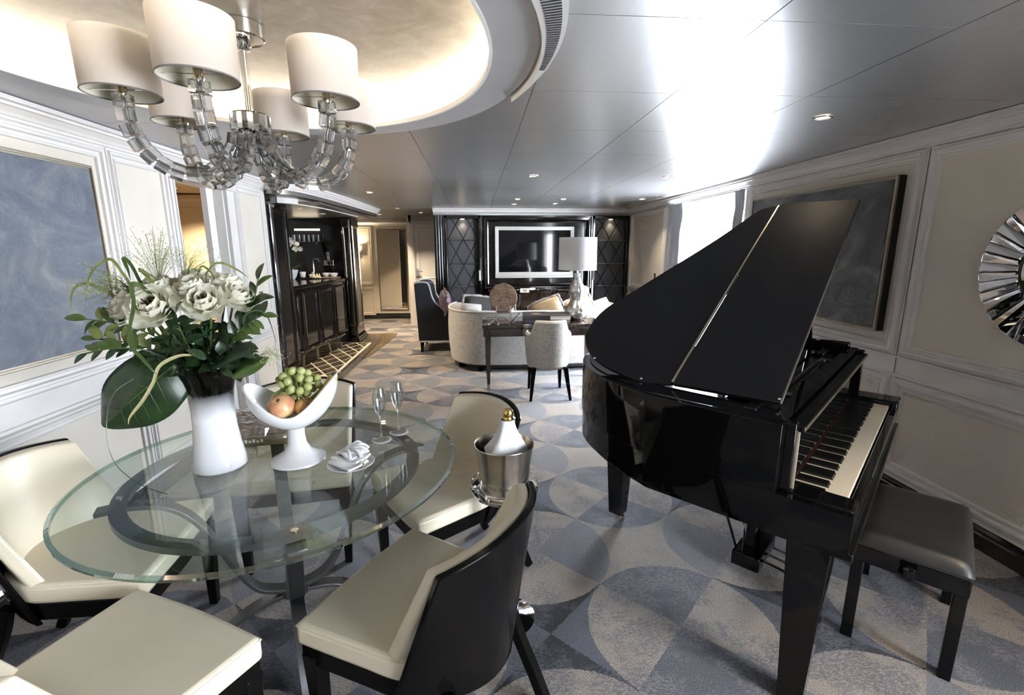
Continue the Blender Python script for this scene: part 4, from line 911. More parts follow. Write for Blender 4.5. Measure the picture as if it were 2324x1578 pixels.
# ------------------------------------------------------------------ desk with lamp, books, stone disc
DZ = .712
t = thing('console_desk', 'macassar ebony console desk with tapered legs behind the sofa', 'desk', (.70, 5.17, 0))
MB().box(-.645, .645, -.29, .29, .672, DZ).build('top', 'macassar', t, bevel=.006)
ap = [(-.635, -.275), (.635, -.275), (.635, .275), (-.635, .275)]
MB().ringprism(ap, [(x*.95, y*.9) for x, y in ap], .585, .672).build('apron', 'macassar', t, smooth=0)
for k in range(3): MB().box(-.60+.405*k, -.60+.39+.405*k, -.282, -.274, .592, .666).build('drawer_front', 'macassar', t, bevel=.003)
for x in (-.585, .585):
    for y in (-.235, .235):
        l = MB().frustum((x, y, .06, .016, .016), (x, y, .60, .030, .030)).build('leg', 'macassar', t); MB().frustum((x, y, 0, .0145, .0145), (x, y, .06, .0165, .0165)).build('ferrule', 'brushed_silver', l)
t = thing('table_lamp', 'mercury glass gourd lamp with wide white drum shade on the desk', 'lamp', (1.11, 5.20, DZ))
MB().lathe([(.0001, 0), (.075, 0), (.108, .025), (.130, .07), (.131, .10), (.115, .145), (.082, .19), (.068, .22), (.076, .26), (.090, .30), (.091, .33), (.074, .385), (.048, .43), (.034, .47), (.034, .51), (.0001, .515)], 32).build('body', 'mercury_glass', t)
MB().lathe([(.010, .51), (.010, .60), (.0001, .60)], 10).build('neck', 'chrome', t)
MB().lathe([(.207, .55), (.203, .895), (.200, .895), (.204, .55)], 48).build('shade', 'shade_white', t)
MB().lathe([(.2085, .548), (.2085, .556), (.203, .556), (.203, .548)], 48).build('shade_hem', 'piping_ivory', t)
for a in (0, 120, 240): MB().tube([(0, 0, .58), (.2*math.cos(R(a)), .2*math.sin(R(a)), .57)], .002, 5).build('shade_spoke', 'chrome', t)
MB().tube(smoothpath([(.08, .08, .004), (.25, .16, .004), (.36, .24, -.05), (.38, .30, -.40), (.40, .28, -.70)], 6), .003, 6).build('cord', 'frame_black', t)
def book(label, x0, x1, y0, y1, z0, z1, cover, spine, rz=0):
    t = thing('book', label, 'book', ((x0+x1)/2, (y0+y1)/2, z0), rz, 'books on the desk'); a, b, h = (x1-x0)/2, (y1-y0)/2, z1-z0
    MB().box(-a, a, -b, b, h-.004, h).build('front_cover', cover, t, smooth=0); MB().box(-a, a, -b, b, 0, .004).build('back_cover', cover, t, smooth=0)
    MB().box(-a+.006, a-.006, -b+.006, b-.006, .004, h-.004).build('pages', 'paper', t, smooth=0)
    if spine: MB().box(-a, a, -b-.001, -b+.004, 0, h).build('spine', spine, t, bevel=.001, smooth=0)
    return t, h
book('blue book under the black book on the desk', .515, .775, 4.97, 5.30, DZ, DZ+.032, 'book_blue', 'book_blue')
book('lower pale-edged book on the desk, right beside the blue one', .785, 1.005, 4.985, 5.28, DZ, DZ+.030, 'book_brown', None)
b, h = book('thick black book with a dancer print on its cover', .51, .775, 4.95, 5.30, DZ+.0322, DZ+.082, 'book_brown', 'book_black')
MB().add([(-.05, .0, h+.0006), (-.02, .02, h+.0006), (-.035, .07, h+.0006), (-.005, .035, h+.0006), (.03, .075, h+.0006), (.02, .03, h+.0006), (.055, -.01, h+.0006), (.06, -.05, h+.0006), (.01, -.06, h+.0006)], [tuple(range(9))]).build('cover_figure', 'skin_print', b, smooth=0)
b, h = book('upper pale-edged brown book on the desk, right beside the black one', .778, 1.005, 4.965, 5.29, DZ+.0302, DZ+.080, 'book_brown', None)
for k in range(9): MB().box(-.10+.022*k, -.085+.022*k, .09, .098, h, h+.0006).build('cover_lettering', 'print_white', b, smooth=0)
t = thing('stone_disc', 'polished petrified wood slice held upright in a metal stand on the desk', 'ornament', (.285, 5.06, DZ))
dp = [(.150*math.cos(2*math.pi*k/26)*(1+.05*math.sin(3*k)*.5), .158+.158*math.sin(2*math.pi*k/26)*(1+.03*math.sin(2.3*k))) for k in range(26)]
dp = [(x*(1.0 if z > .08 else .93), max(z, .012)) for x, z in dp]
MB().prism(dp, -.014, .014, lambda a, b, c: (a, c, b+.105)).build('stone', 'fossil_stone', t, bevel=.004)
st = thing('display_stand', 'silver wire stand with two posts holding the stone slice', 'stand', (.285, 5.06, DZ))
for x in (-.075, .075): MB().tube([(x, -.05, 0), (x, -.05, .185)], .009, 8).build('post', 'chrome', st)
MB().tube(smoothpath([(-.22, -.01, .065), (-.18, -.03, .04), (-.12, -.045, .02), (-.075, -.05, .045), (0, -.05, .06), (.05, -.05, .02), (.075, -.05, .015), (.12, -.03, .05), (.18, .0, .10)], 6), .006, 8).build('branch', 'chrome', st)
for x in (-.075, .075): MB().tube([(x, -.05, .012), (x, .07, .012), (x, .07, .04)], .006, 8).build('foot', 'chrome', st)
MB().tube([(-.075, .022, .11), (.075, .022, .11)], .005, 8).build('crossbar', 'chrome', st); MB().tube([(-.075, -.022, .105), (.075, -.022, .105)], .005, 8).build('crossbar', 'chrome', st)
for x in (-.075, .075): MB().tube([(x, -.05, .105), (x, .025, .108)], .005, 8).build('crossbar', 'chrome', st)
# desk chair with its back towards the camera
t = thing('desk_chair', 'ivory boucle tub chair with dark legs drawn up to the desk', 'chair', (.72, 4.72, 0))
def shell(off, lo):
    def fn(u, v):
        s = 2*u-1; a = s*R(100); top = .795 if abs(s) < .42 else (.795-.135*min(1, (abs(s)-.42)/.16)**.8 if abs(s) < .58 else .66)
        w = (.235-off)*(.90+.10*min(1, v*1.6)); z = lo+(top-lo)*v; dy = (.235-off)
        return (w*math.sin(a)*(1.0 if abs(a) < R(90) else 1.0), -dy*math.cos(a)-.03*v*(1-abs(s)) + .0, z)
    return fn
MB().grid(shell(0, .33), 44, 12, None, shell(.045, .33)).build('back', 'boucle', t, smooth=70, bevel=.010)
MB().tube([shell(.022, .33)(k/44, 1.0) for k in range(45)], .014, 8).build('piping', 'piping_ivory', t)
MB().prism([(.20*math.cos(2*math.pi*k/28), .20*math.sin(2*math.pi*k/28)+.03) for k in range(28)], .33, .47).build('seat', 'boucle', t, bevel=.03)
MB().prism([(.205*math.cos(2*math.pi*k/28), .205*math.sin(2*math.pi*k/28)+.02) for k in range(28)], .30, .335).build('seat_base', 'boucle', t, bevel=.012)
for x, y, dx, dy in ((-.16, -.14, -.04, -.09), (.16, -.14, .04, -.09), (-.155, .17, -.015, .05), (.155, .17, .015, .05)): MB().frustum((x+dx, y+dy, 0, .012, .012), (x, y, .32, .024, .024)).build('leg', 'dark_wood', t)

# ------------------------------------------------------------------ dining chairs
def make_chair(label):
    t = thing('dining_chair', label, 'chair', (0, 0, 0), 0, 'dining chairs round the glass table')
    def back(off, ztop, zbot, hw):
        def fn(u, v):
            s = 2*u-1; z = zbot+(ztop-zbot)*v - .025*v*s*s; a = .20-.115*v
            return ((hw-off*.4)*s*(1-.05*(1-v)), -.265-.055*v+off + a*abs(s)**2.2*(1 if off == 0 else .96), z)
        return fn
    MB().grid(back(0, .80, .335, .255), 20, 10, None, back(.022, .80, .335, .255)).build('back_shell', 'dark_wood', t, smooth=70, bevel=.004)
    MB().grid(back(.023, .797, .43, .254), 20, 10, None, back(.062, .790, .43, .250)).build('back_cushion', 'cream_leather', t, smooth=70, bevel=.010, segs=3)
    pts = smoothpath([(-.262, .258, 0), (0, .268, 0), (.262, .258, 0)], 6) + smoothpath([(.262, .258, 0), (.245, .05, 0), (.225, -.10, 0), (.14, -.205, 0), (0, -.235, 0), (-.14, -.205, 0), (-.225, -.10, 0), (-.245, .05, 0), (-.262, .258, 0)], 5)[1:-1]
    pp = [(p[0], p[1]) for p in pts]
    MB().prism(pp, .405, .475).build('seat', 'cream_leather', t, bevel=.016, segs=3)
    MB().tube([(x*.985, y*.985, .466) for x, y in pp], .0028, 5, closed=True).build('seam', 'cream_leather', t)
    MB().prism([(x*.965, y*.965) for x, y in pp], .345, .406).build('seat_frame', 'dark_wood', t, bevel=.004)
    for sx in (-1, 1):
        MB().frustum((sx*.222, .222, 0, .016, .016), (sx*.228, .228, .37, .025, .025)).build('leg', 'dark_wood', t, bevel=.003)
        mb = MB(); mb.bar(smoothpath([(sx*.19, -.33, 0), (sx*.185, -.275, .14), (sx*.18, -.215, .28), (sx*.18, -.19, .37)], 4), .034, .034, (1, 0, 0)); mb.build('leg', 'dark_wood', t, bevel=.003)
    return t
CH = [('cream leather dining chair with dark back shell, nearest and partly turned from camera', (-.39, 1.40), (-.86, .51)), ('cream dining chair between the champagne bucket and the table', (-.375, 1.865), (-.85, -.53)),
      ('cream dining chair behind the fruit bowl, beside the marble step', (-.855, 2.04), (.13, -.99)), ('cream dining chair against the wall under the blue painting', (-1.085, 1.655), (.99, .10)), ('cream dining chair cut by the bottom left edge, only seat in view', (-.82, 1.252), (.44, .90))]
proto = None
for lab, F, n in CH:
    n = Vector(n).normalized(); loc = (F[0]-.262*n.x, F[1]-.262*n.y, 0); rz = math.atan2(n.y, n.x)-math.pi/2
    if proto is None: proto = make_chair(lab); proto.location = loc; proto.rotation_euler = (0, 0, rz)
    else: dup(proto, loc, rz, lab)

# ------------------------------------------------------------------ glass dining table
TC = (-.70, 1.625); TZ = .75
t = thing('dining_table', 'round glass dining table on curved grey metal legs', 'table', (*TC, 0))
MB().lathe([(.0001, TZ-.014), (.600, TZ-.014), (.600, TZ), (.0001, TZ)], 96).build('glass_top', 'table_glass', t, smooth=30)
MB().lathe([(.600, TZ-.015), (.610, TZ-.012), (.611, TZ-.004), (.600, TZ+.0003)], 96).build('glass_rim', 'glass_edge', t)
MB().lathe([(.435, TZ-.036), (.478, TZ-.036), (.478, TZ-.016), (.435, TZ-.016), (.435, TZ-.036)], 72).build('ring_frame', 'steel_bar', t, smooth=30)
for k in range(4):
    a = R(-65+90*k); d = Vector((math.cos(a), math.sin(a), 0)); sd = Vector((-math.sin(a), math.cos(a), 0))
    up = smoothpath([(.52, .703), (.43, .702), (.34, .675), (.27, .60), (.215, .48), (.17, .37), (.115, .285), (.03, .25)], 6)
    lg = MB().bar([tuple(d*r+Vector((0, 0, z))) for r, z in up], .050, .014, sd).build('leg', 'steel_bar', t, bevel=.002)
    ft = smoothpath([(.03, .235), (.13, .215), (.22, .165), (.29, .08), (.315, .004)], 6)
    MB().bar([tuple(d*r+Vector((0, 0, z))) for r, z in ft], .050, .014, sd).build('foot_arc', 'steel_bar', t, bevel=.002)
    MB().lathe([(.010, TZ-.015), (.010, TZ-.012), (.0001, TZ-.012)], 14, Matrix.Translation(d*.456)).build('screw', 'chrome', t)
MB().lathe([(.0001, .228), (.05, .228), (.05, .258), (.0001, .258)], 20).build('hub', 'steel_bar', t)
TT = TZ + .0008
# fruit bowl
BC = (-.644, 1.635); t = thing('fruit_bowl', 'tall white ceramic pedestal bowl with two upswept points', 'bowl', (*BC, TT), R(8))
MB().lathe([(.0001, 0), (.088, 0), (.094, .004), (.092, .010), (.070, .022), (.045, .040), (.032, .065), (.028, .095), (.030, .125), (.040, .140), (.0001, .140)], 40).build('pedestal', 'ceramic_white', t)
def bowl(off):
    def fn(u, v):
        a = 2*math.pi*u; c, s_ = math.cos(a), math.sin(a)
        rx = .150*(c*c)+.098*(s_*s_); tipz = .100*abs(c)**2.2*(1.0 if c < 0 else 1.25)
        v2 = v; r = (.028+(rx-.028)*math.sin(v2*math.pi/2)**1.1) - off; h = .128 + (.062+tipz)*(v2**1.7) + off*(1-v2)
        return (r*c*1.02, r*s_, h)
    return fn
MB().grid(bowl(0), 56, 14, None, bowl(.006)).build('bowl', 'ceramic_white', t, smooth=70)
MB().disc(.03, .129, 24).build('bowl_floor', 'ceramic_white', t)
BX = lambda x, y, z: (BC[0]+x, BC[1]+y, TT+z)
def fruit(name, label, cat, loc, r, m, sz=.95, dimple=True, rot=(0, 0, 0)):
    t = thing(name, label, cat, loc); t.rotation_euler = rot
    prof = []
    for i in range(15):
        th = math.pi*i/14; d = 1-.16*math.exp(-(th-math.pi)**2/.09)-.06*math.exp(-th**2/.08); prof.append((max(1e-5, r*math.sin(th)*(1+.03*math.sin(th))), -r*sz*math.cos(th)*d))
    MB().lathe(prof, 24).build('flesh', m, t, smooth=80)
    if dimple: MB().tube([(0, 0, r*sz*.80), (.004, .002, r*sz*.86), (.007, .004, r*sz*.98)], .004, 6).build('stem', 'stem_brown', t)
    return t
fruit('peach', 'red and yellow peach in front in the fruit bowl', 'fruit', BX(-.022, -.045, .214), .044, 'peach_skin', .95, True, (R(40), R(-8), 0))
fruit('nectarine', 'yellow and rust apple beside the peach in the bowl', 'fruit', BX(.052, -.030, .205), .036, 'apple_skin', .92, True, (R(30), R(50), 0))
fruit('pear', 'green pear behind the peach in the fruit bowl', 'fruit', BX(-.038, .012, .222), .036, 'pear_skin', 1.15, False, (0, R(-30), 0))
t = thing('banana', 'spotted ripe banana leaning against the right point of the bowl', 'fruit', BX(.05, .015, .21))
bp = smoothpath([(-.03, .01, -.005), (.01, .0, .0), (.045, -.005, .025), (.075, -.008, .062), (.092, -.008, .098)], 5); br = [.010+.0115*math.sin(math.pi*min(1, (k+2)/(len(bp)+3)))**.6 for k in range(len(bp))]
MB().tube(bp, br, 8).build('peel', 'banana_skin', t, smooth=80); e = bp[-1]; MB().tube([e, (e[0]+.006, e[1], e[2]+.012)], [.008, .005], 8).build('stalk', 'stem_brown', t)
t = thing('grape_bunch', 'bunch of green grapes on top of the fruit bowl', 'grapes', BX(.025, .0, .27))
gm = MB().sphere(.0135, n=14, m=9, sz=1.12).mesh('grape', 80); gm.materials.append(MATS['grape_skin'])
gp = []
for _ in range(900):
    u = rnd.uniform(-1, 1); p = Vector((rnd.uniform(-.075, .075), rnd.uniform(-.045, .04), rnd.uniform(-.045, .062)))
    if (p.x/.075)**2+(p.y/.045)**2+((p.z-.01)/.055)**2 > 1: continue
    if all((p-q).length > .0235 for q in gp): gp.append(p)
    if len(gp) > 34: break
for p in gp: link('grape', gm, None, t, tuple(p), (rnd.uniform(-.6, .6), rnd.uniform(-.6, .6), 0))
MB().tube(smoothpath([(0, -.02, .03), (.015, -.045, .0), (.035, -.055, -.03), (.05, -.05, -.055)], 5), .0022, 6).build('stalk', 'leaf_light', t)
for k in range(7): q = gp[k]; MB().tube([(.0, .0, .01), tuple(q)], .0014, 5).build('stem', 'leaf_light', t)
# wrapped box behind the bowl
t = thing('wrapped_box', 'flat brown gift box in clear film behind the fruit bowl', 'box', (-.905, 1.90, TT), R(6)); 
MB().box(-.125, .155, -.135, .155, 0, .044).build('box', 'box_olive', t, bevel=.004); MB().box(-.125, .155, -.135, .155, .044, .050).build('lid', 'tray_wood', t, bevel=.002)
for k in range(8): MB().box(-.04+.014*k, -.031+.014*k, -.1362, -.1352, .016, .024+.005*(k % 2)).build('lettering', 'print_white', t, smooth=0)
def film(u, v):
    return (-.15+.34*u+.008*math.sin(v*31+u*9), -.155+.34*v+.006*math.sin(u*37), .058+.012*abs(math.sin(u*7+v*9))*abs(math.sin(v*13-u*4))+.012*math.sin(u*3.1)*math.sin(v*3.1)-(.03 if (u < .04 or u > .96 or v < .04 or v > .96) else 0))
MB().grid(film, 26, 26).build('film', 'cellophane', t, smooth=0)
for k in range(3): MB().tube(smoothpath([(-.13+.02*k, .13, .066), (-.05+.03*k, .05, .072), (.03+.04*k, -.05, .068), (.09+.02*k, -.12, .063)], 5), .003, 6).build('film_fold', 'cellophane', t)
# plate, napkin, napkin ring
t = thing('side_plate', 'white plate with thin grey line under the folded napkin', 'plate', (-.447, 1.580, TT)); MB().lathe([(.0001, 0), (.05, 0), (.078, .008), (.080, .010), (.078, .0115), (.052, .005), (.0001, .004)], 40).build('plate', 'ceramic_white', t); MB().lathe([(.069, .0082), (.0715, .0092)], 40).build('rim_line', 'steel_bar', t)
t = thing('napkin', 'white folded napkin heaped on the small plate', 'napkin', (-.447, 1.583, TT+.010), R(-38))
for k, (w, d, z, a, ox, oy) in enumerate(((.115, .085, 0, 0, .01, -.02), (.11, .08, .010, 14, 0, 0), (.095, .075, .020, -9, -.01, .012), (.080, .055, .030, 24, .0, .015))):
    fn = lambda u, v: ((u-.5)*w*math.cos(R(a))-(v-.5)*d*math.sin(R(a))+ox, (u-.5)*w*math.sin(R(a))+(v-.5)*d*math.cos(R(a))+oy, z+.006*math.sin(u*6+k)*math.sin(v*5+k*2)+.004)
    MB().grid(fn, 12, 10, None, lambda u, v: tuple(c+(0, 0, .009)[i] for i, c in enumerate(fn(u, v)))).build('fold', 'linen_white', t, smooth=60, bevel=.003)
for k in range(5): MB().tube(smoothpath([(-.02, .0, .040), (-.02+.05*math.cos(k*.55-.5), .05*math.sin(k*.55-.5), .050), (-.02+.075*math.cos(k*.55-.5), .075*math.sin(k*.55-.5), .030)], 4), [.006]*9, 6).build('pleat', 'linen_white', t, smooth=60)
t = thing('napkin_ring', 'tiny brass clasp at the corner of the napkin', 'clasp', (-.398, 1.536, TT+.012)); MB().tube([(.009*math.cos(k*.5236), 0, .009+.009*math.sin(k*.5236)) for k in range(12)], .003, 6, closed=True).build('ring', 'hinge_brass', t); MB().sphere(.004, (0, -.004, .018), 8, 6).build('bead', 'hinge_brass', t)
# coasters and flutes
fl = MB().lathe([(.0001, .0005), (.031, .0005), (.032, .003), (.006, .010), (.0038, .022), (.0038, .088), (.008, .100), (.020, .122), (.0265, .150), (.0275, .175), (.0225, .212), (.0215, .212), (.0262, .175), (.025, .150), (.018, .124), (.004, .104)], 28).mesh('flute', 50); fl.materials.append(MATS['flute_glass'])
cs = MB().lathe([(.0001, 0), (.038, 0), (.0385, .002), (.0001, .0025)], 32).mesh('coaster'); cs.materials.append(MATS['linen_white'])
crng = MB().lathe([(.014, .0027), (.0155, .0027)], 24).mesh('printed_ring'); crng.materials.append(MATS['lamp_trim'])
for (x, y), lc, lf in (((-.383, 1.795), 'round white coaster under the nearer champagne flute', 'empty champagne flute, the nearer of the two on the table'), ((-.328, 1.872), 'round white coaster under the farther champagne flute', 'empty champagne flute, the farther of the two on the table')):
    t = thing('coaster', lc, 'coaster', (x, y, TT), 0, 'coasters'); link('disc', cs, None, t); link('printed_ring', crng, None, t)
    t = thing('champagne_flute', lf, 'glass', (x, y, TT+.0026), 0, 'champagne flutes'); link('glass', fl, None, t)

# ------------------------------------------------------------------ champagne bucket on stand
SC = (.095, 1.690)
t = thing('bucket_stand', 'chrome pedestal stand with round tray beside the dining chair', 'stand', (*SC, 0))
MB().lathe([(.0001, 0), (.118, 0), (.122, .006), (.105, .016), (.06, .028), (.02, .040), (.016, .06), (.016, 0.557), (.0001, 0.557)], 48).build('column', 'chrome', t)
MB().lathe([(.0001, 0.554), (.105, 0.557), (.122, 0.567), (.130, 0.582), (.127, 0.584), (.108, 0.567), (.0001, 0.563)], 48).build('tray', 'chrome', t)
MB().tube([(.128*math.cos(2*math.pi*k/48), .128*math.sin(2*math.pi*k/48), 0.607) for k in range(48)], .0035, 6, closed=True).build('gallery_rail', 'chrome', t)
for k in range(6): a = k*math.pi/3; MB().tube([(.127*math.cos(a), .127*math.sin(a), 0.577), (.128*math.cos(a), .128*math.sin(a), 0.607)], .003, 6).build('rail_post', 'chrome', t)
BZ = .5636
t = thing('champagne_bucket', 'tarnished silver champagne bucket standing on the tray', 'bucket', (*SC, BZ), 0, None, 1.06)
MB().lathe([(.0001, 0), (.088, 0), (.092, .004), (.092, .014), (.090, .018), (.091, .06), (.094, .11), (.102, .165), (.1075, .190), (.1065, .192), (.104, .190), (.098, .16), (.089, .10), (.086, .01), (.0001, .008)], 64).build('bucket', 'brushed_silver', t)
MB().lathe([(.0985, .016), (.094, .020), (.0905, .016), (.0905, .004), (.0985, .004), (.0985, .016)], 64).build('foot_band', 'chrome', t)
t = thing('champagne_bottle', 'dark champagne bottle with gold foil top in the bucket', 'bottle', (SC[0]+.005, SC[1]+.01, BZ+.012)); t.rotation_euler = (R(4), R(2), 0)
MB().lathe([(.0001, 0), (.042, 0), (.044, .01), (.044, .15), (.036, .19), (.020, .225), (.015, .255), (.015, .275), (.0001, .275)], 28).build('glass', 'bottle_glass', t); MB().lathe([(.016, .262), (.017, .290), (.019, .292), (.019, .300), (.017, .303), (.019, .310), (.019, .322), (.014, .330), (.0001, .331)], 20).build('foil', 'gold_foil', t); MB().tube([(.019, 0, .300), (.026, 0, .296), (.024, 0, .285)], .0025, 6).build('wire_loop', 'hinge_brass', t)
t = thing('bottle_cloth', 'white cloth collar draped round the neck of the champagne bottle', 'napkin', (SC[0]+.0125, SC[1]-.006, BZ+.175))
def cl(off):
    def fn(u, v):
        a = 2*math.pi*u; r = (.0245+.047*(1-v)**2.0+.012*(1-v)**2*math.sin(a*2+.6)+.006*(1-v)*math.sin(5*a)) + off; return (r*math.cos(a)*1.12, r*math.sin(a)*.9, .012+.112*v-.022*(1-v)**3*(1+math.cos(a+.6))+.004*math.sin(3*a)*(1-v))
    return fn
MB().grid(cl(0), 40, 12, None, cl(-.003)).build('cloth', 'linen_white', t, smooth=70)
icem = MB().box(-.014, .014, -.014, .014, -.014, .014).mesh('ice', 0); icem.materials.append(MATS['ice'])
for k in range(9):
    a = k*.7+.3; o = link('ice_cube', icem, None, None, (SC[0]+.063*math.cos(a), SC[1]+.063*math.sin(a), BZ+.085+.025*(k % 3)), (rnd.uniform(0, 3), rnd.uniform(0, 3), rnd.uniform(0, 3)), .003); tag(o, 'clear ice cube inside the champagne bucket', 'ice cube', 'ice cubes in the bucket')

# ------------------------------------------------------------------ grand piano (local x along the keys, y towards the tail)
piano = thing('grand_piano', 'glossy black baby grand piano with its lid raised', 'piano', (1.1145, 1.2418, 0), R(43))
rimline = [(-.105, .165), (-.100, .605)] + smoothpath([(-.100, .605), (-.045, .75), (.022, .878), (.082, .962), (.150, 1.03), (.235, 1.085), (.33, 1.125), (.46, 1.115), (.60, 1.04), (.78, .905), (.97, .79), (1.12, .71), (1.25, .62), (1.32, .50), (1.335, .38)], 4)[1:] + [(1.335, .165)]
low = [(-.105, -.035)] + rimline[1:-1] + [(1.335, -.035)]
KB, KS, KT = .600, .752, .975          # underside, seam, top
MB().prism(low, KB, KS-.10).build('lower_case', 'piano_gloss', piano, smooth=14, bevel=.002)
MB().band(low, .03, KS-.12, KS-.002).build('lower_rim', 'piano_gloss', piano, smooth=14)
MB().band(rimline, .035, KS+.001, KT).build('upper_rim', 'piano_gloss', piano, smooth=14, bevel=.002)
c0 = (.60, .52)
ins = [(c0[0]+(x-c0[0])*.86, c0[1]+(y-c0[1])*.86) for x, y in rimline]
MB().ringprism(rimline, ins, KT, KT+.004).build('top_frame', 'piano_gloss', piano, smooth=0)
MB().prism([(c0[0]+(x-c0[0])*.95, c0[1]+(y-c0[1])*.95) for x, y in rimline], .86, .875).build('soundboard', 'piano_gloss', piano, smooth=0)
MB().band([(1.295, .60), (1.29, .20)], .03, KT+.003, KT+.035).build('treble_rail', 'piano_gloss', piano, bevel=.008)
# cheek arms, key blocks, keybed
for x0, x1 in ((-.105, -.070), (1.300, 1.335)): MB().box(x0, x1, .135, .20, KS, KT).build('cheek_arm', 'piano_gloss', piano, bevel=.004)
for x0, x1 in ((-.105, -.004), (1.229, 1.335)): MB().box(x0, x1, -.035, .165, KS-.13, KS+.0005).build('key_block', 'piano_gloss', piano, bevel=.012, segs=3)
MB().box(-.004, 1.229, -.034, -.006, KB+.01, .716).build('keyslip', 'piano_gloss', piano, bevel=.003)
MB().box(-.105, 1.335, -.045, .20, KB-.005, KB+.02).build('keybed', 'piano_gloss', piano, bevel=.004)
MB().box(-.07, 1.30, .157, .175, .70, .948).build('fallboard', 'piano_gloss', piano, smooth=0)
MB().box(-.0, 1.225, .152, .157, .718, .7305).build('key_felt', 'red_felt', piano, smooth=0)
MB().box(-.075, 1.305, .118, .40, .945, .962).build('key_cover', 'piano_gloss', piano, bevel=.003)
MB().box(-.073, 1.303, .1165, .119, .948, .959).build('cover_edge', 'hinge_brass', piano, smooth=0)
MB().box(-.065, 1.295, .26, .30, .962, .985).build('music_rail', 'piano_gloss', piano, bevel=.004)
MB().box(.10, 1.13, .315, .55, .965, .978).build('music_desk', 'piano_gloss', piano, bevel=.003)
for x in (.25, .98):
    h = MB().box(x-.03, x+.03, .255, .30, .985, 1.0).build('rail_bracket', 'piano_gloss', piano, bevel=.003); MB().box(x-.02, x+.025, .228, .258, .9625, .9665).build('bracket_plate', 'chrome', h, smooth=0)
MB().box(-.070, -.066, .13, .166, KS+.002, .94).build('cheek_reflection', 'ivory', piano, smooth=0)  # cream reflection at the end of the keys, painted as an ivory strip
# keys
WKW = 1.2255/52
wk = MB().box(.0004, WKW-.0004, 0, .150, .708, .730).mesh('white_key', 0); wk.materials.append(MATS['ivory'])
bk = MB().frustum((0, .1025, .728, .0060, .0475), (0, .1045, .7415, .0047, .0445)).mesh('black_key', 0); bk.materials.append(MATS['ebony_key'])
for k in range(52): link('white_key', wk, None, piano, (k*WKW, 0, 0), None, .0012)
for k in range(51):
    if k % 7 in (0, 2, 3, 5, 6): 
        pass
    if k % 7 in (0, 2, 3, 5, 6): link('black_key', bk, None, piano, ((k+1)*WKW, 0, 0))
# lid: rear and front leaf in one plane, raised about the bass side
al = R(34.0); lidm = Matrix.Translation((.031, 0, KT+.006)) @ Matrix.Rotation(-al, 4, 'Y')
rear = [(-.007, .584), (-.031, .664)] + smoothpath([(-.031, .664), (-.027, .717), (.018, .889), (.075, .996), (.150, 1.063), (.215, 1.085), (.359, 1.078), (.534, .986), (.943, .760), (1.182, .648)], 5)[1:] + smoothpath([(1.182, .648), (1.235, .612), (1.252, .548)], 4)[1:]
MB().prism(rear, 0, .018, lidm).build('lid_rear', 'piano_satin', piano, bevel=.003)
MB().prism([(0, .212), (-.007, .576), (1.253, .541), (1.275, .535), (1.280, .222), (1.272, .214)], 0, .018, lidm).build('lid_front', 'piano_satin', piano, bevel=.003)
MB().tube([tuple(lidm @ Vector((-.005, .580, .019))), tuple(lidm @ Vector((1.252, .545, .019)))], .0045, 8).build('lid_hinge', 'hinge_brass', piano)
MB().tube([tuple(lidm @ Vector((-.002, .211, .012))), tuple(lidm @ Vector((1.280, .218, .012)))], .0030, 6).build('lid_edge_strip', 'hinge_brass', piano)
for w, d in ((.01, .218), (-.018, .70), (.045, .95)): MB().sphere(.006, tuple(lidm @ Vector((w, d, .02))), 8, 6).build('lid_button', 'chrome', piano)
MB().tube([(1.22, .36, KT-.02), tuple(lidm @ Vector((1.05, .36, 0)))], .010, 8).build('lid_prop', 'piano_gloss', piano)
# legs, casters
def leg(x, y, sx, top=.60, caster=True):
    l = MB().frustum((x, y, .062 if caster else .0, .036, .036), (x, y, top, .060, .060)).build('leg', 'piano_gloss', piano, bevel=.003)
    if caster:
        MB().lathe([(.018, .040), (.026, .063)], 12, Matrix.Translation((x, y, 0))).build('caster_cup', 'chrome', l)
        MB().lathe([(.0001, -.011), (.023, -.011), (.026, -.005), (.026, .005), (.023, .011), (.0001, .011)], 18, Matrix.Translation((x+.014, y-.012, .026)) @ Matrix.Rotation(R(90), 4, 'Y')).build('caster_wheel', 'chrome', l)
leg(-.045, .065, 1, caster=False); leg(1.275, .065, 1, caster=False); leg(.49, 1.045, 1)
# pedal lyre
for x in (.55, .67): MB().box(x-.022, x+.022, .36, .40, .10, .62).build('lyre_post', 'piano_gloss', piano, bevel=.003)
MB().box(.48, .75, .32, .44, .045, .115).build('lyre_box', 'piano_gloss', piano, bevel=.006)
MB().box(.585, .635, .37, .39, .30, .60).build('lyre_rib', 'piano_gloss', piano, smooth=0)
for x in (.545, .615, .685): MB().bar(smoothpath([(x, .33, .075), (x, .27, .070), (x, .215, .062), (x, .185, .055)], 4), .026, .008, (1, 0, 0)).build('pedal', 'chrome', piano, bevel=.002)
for x in (.53, .69): MB().tube([(x, .43, .09), (x, .62, .60)], .006, 8).build('lyre_rod', 'piano_gloss', piano)
for x in (.60, .625): MB().tube([(x, .425, .10), (x, .425, .61)], .004, 6).build('pedal_rod', 'chrome', piano)

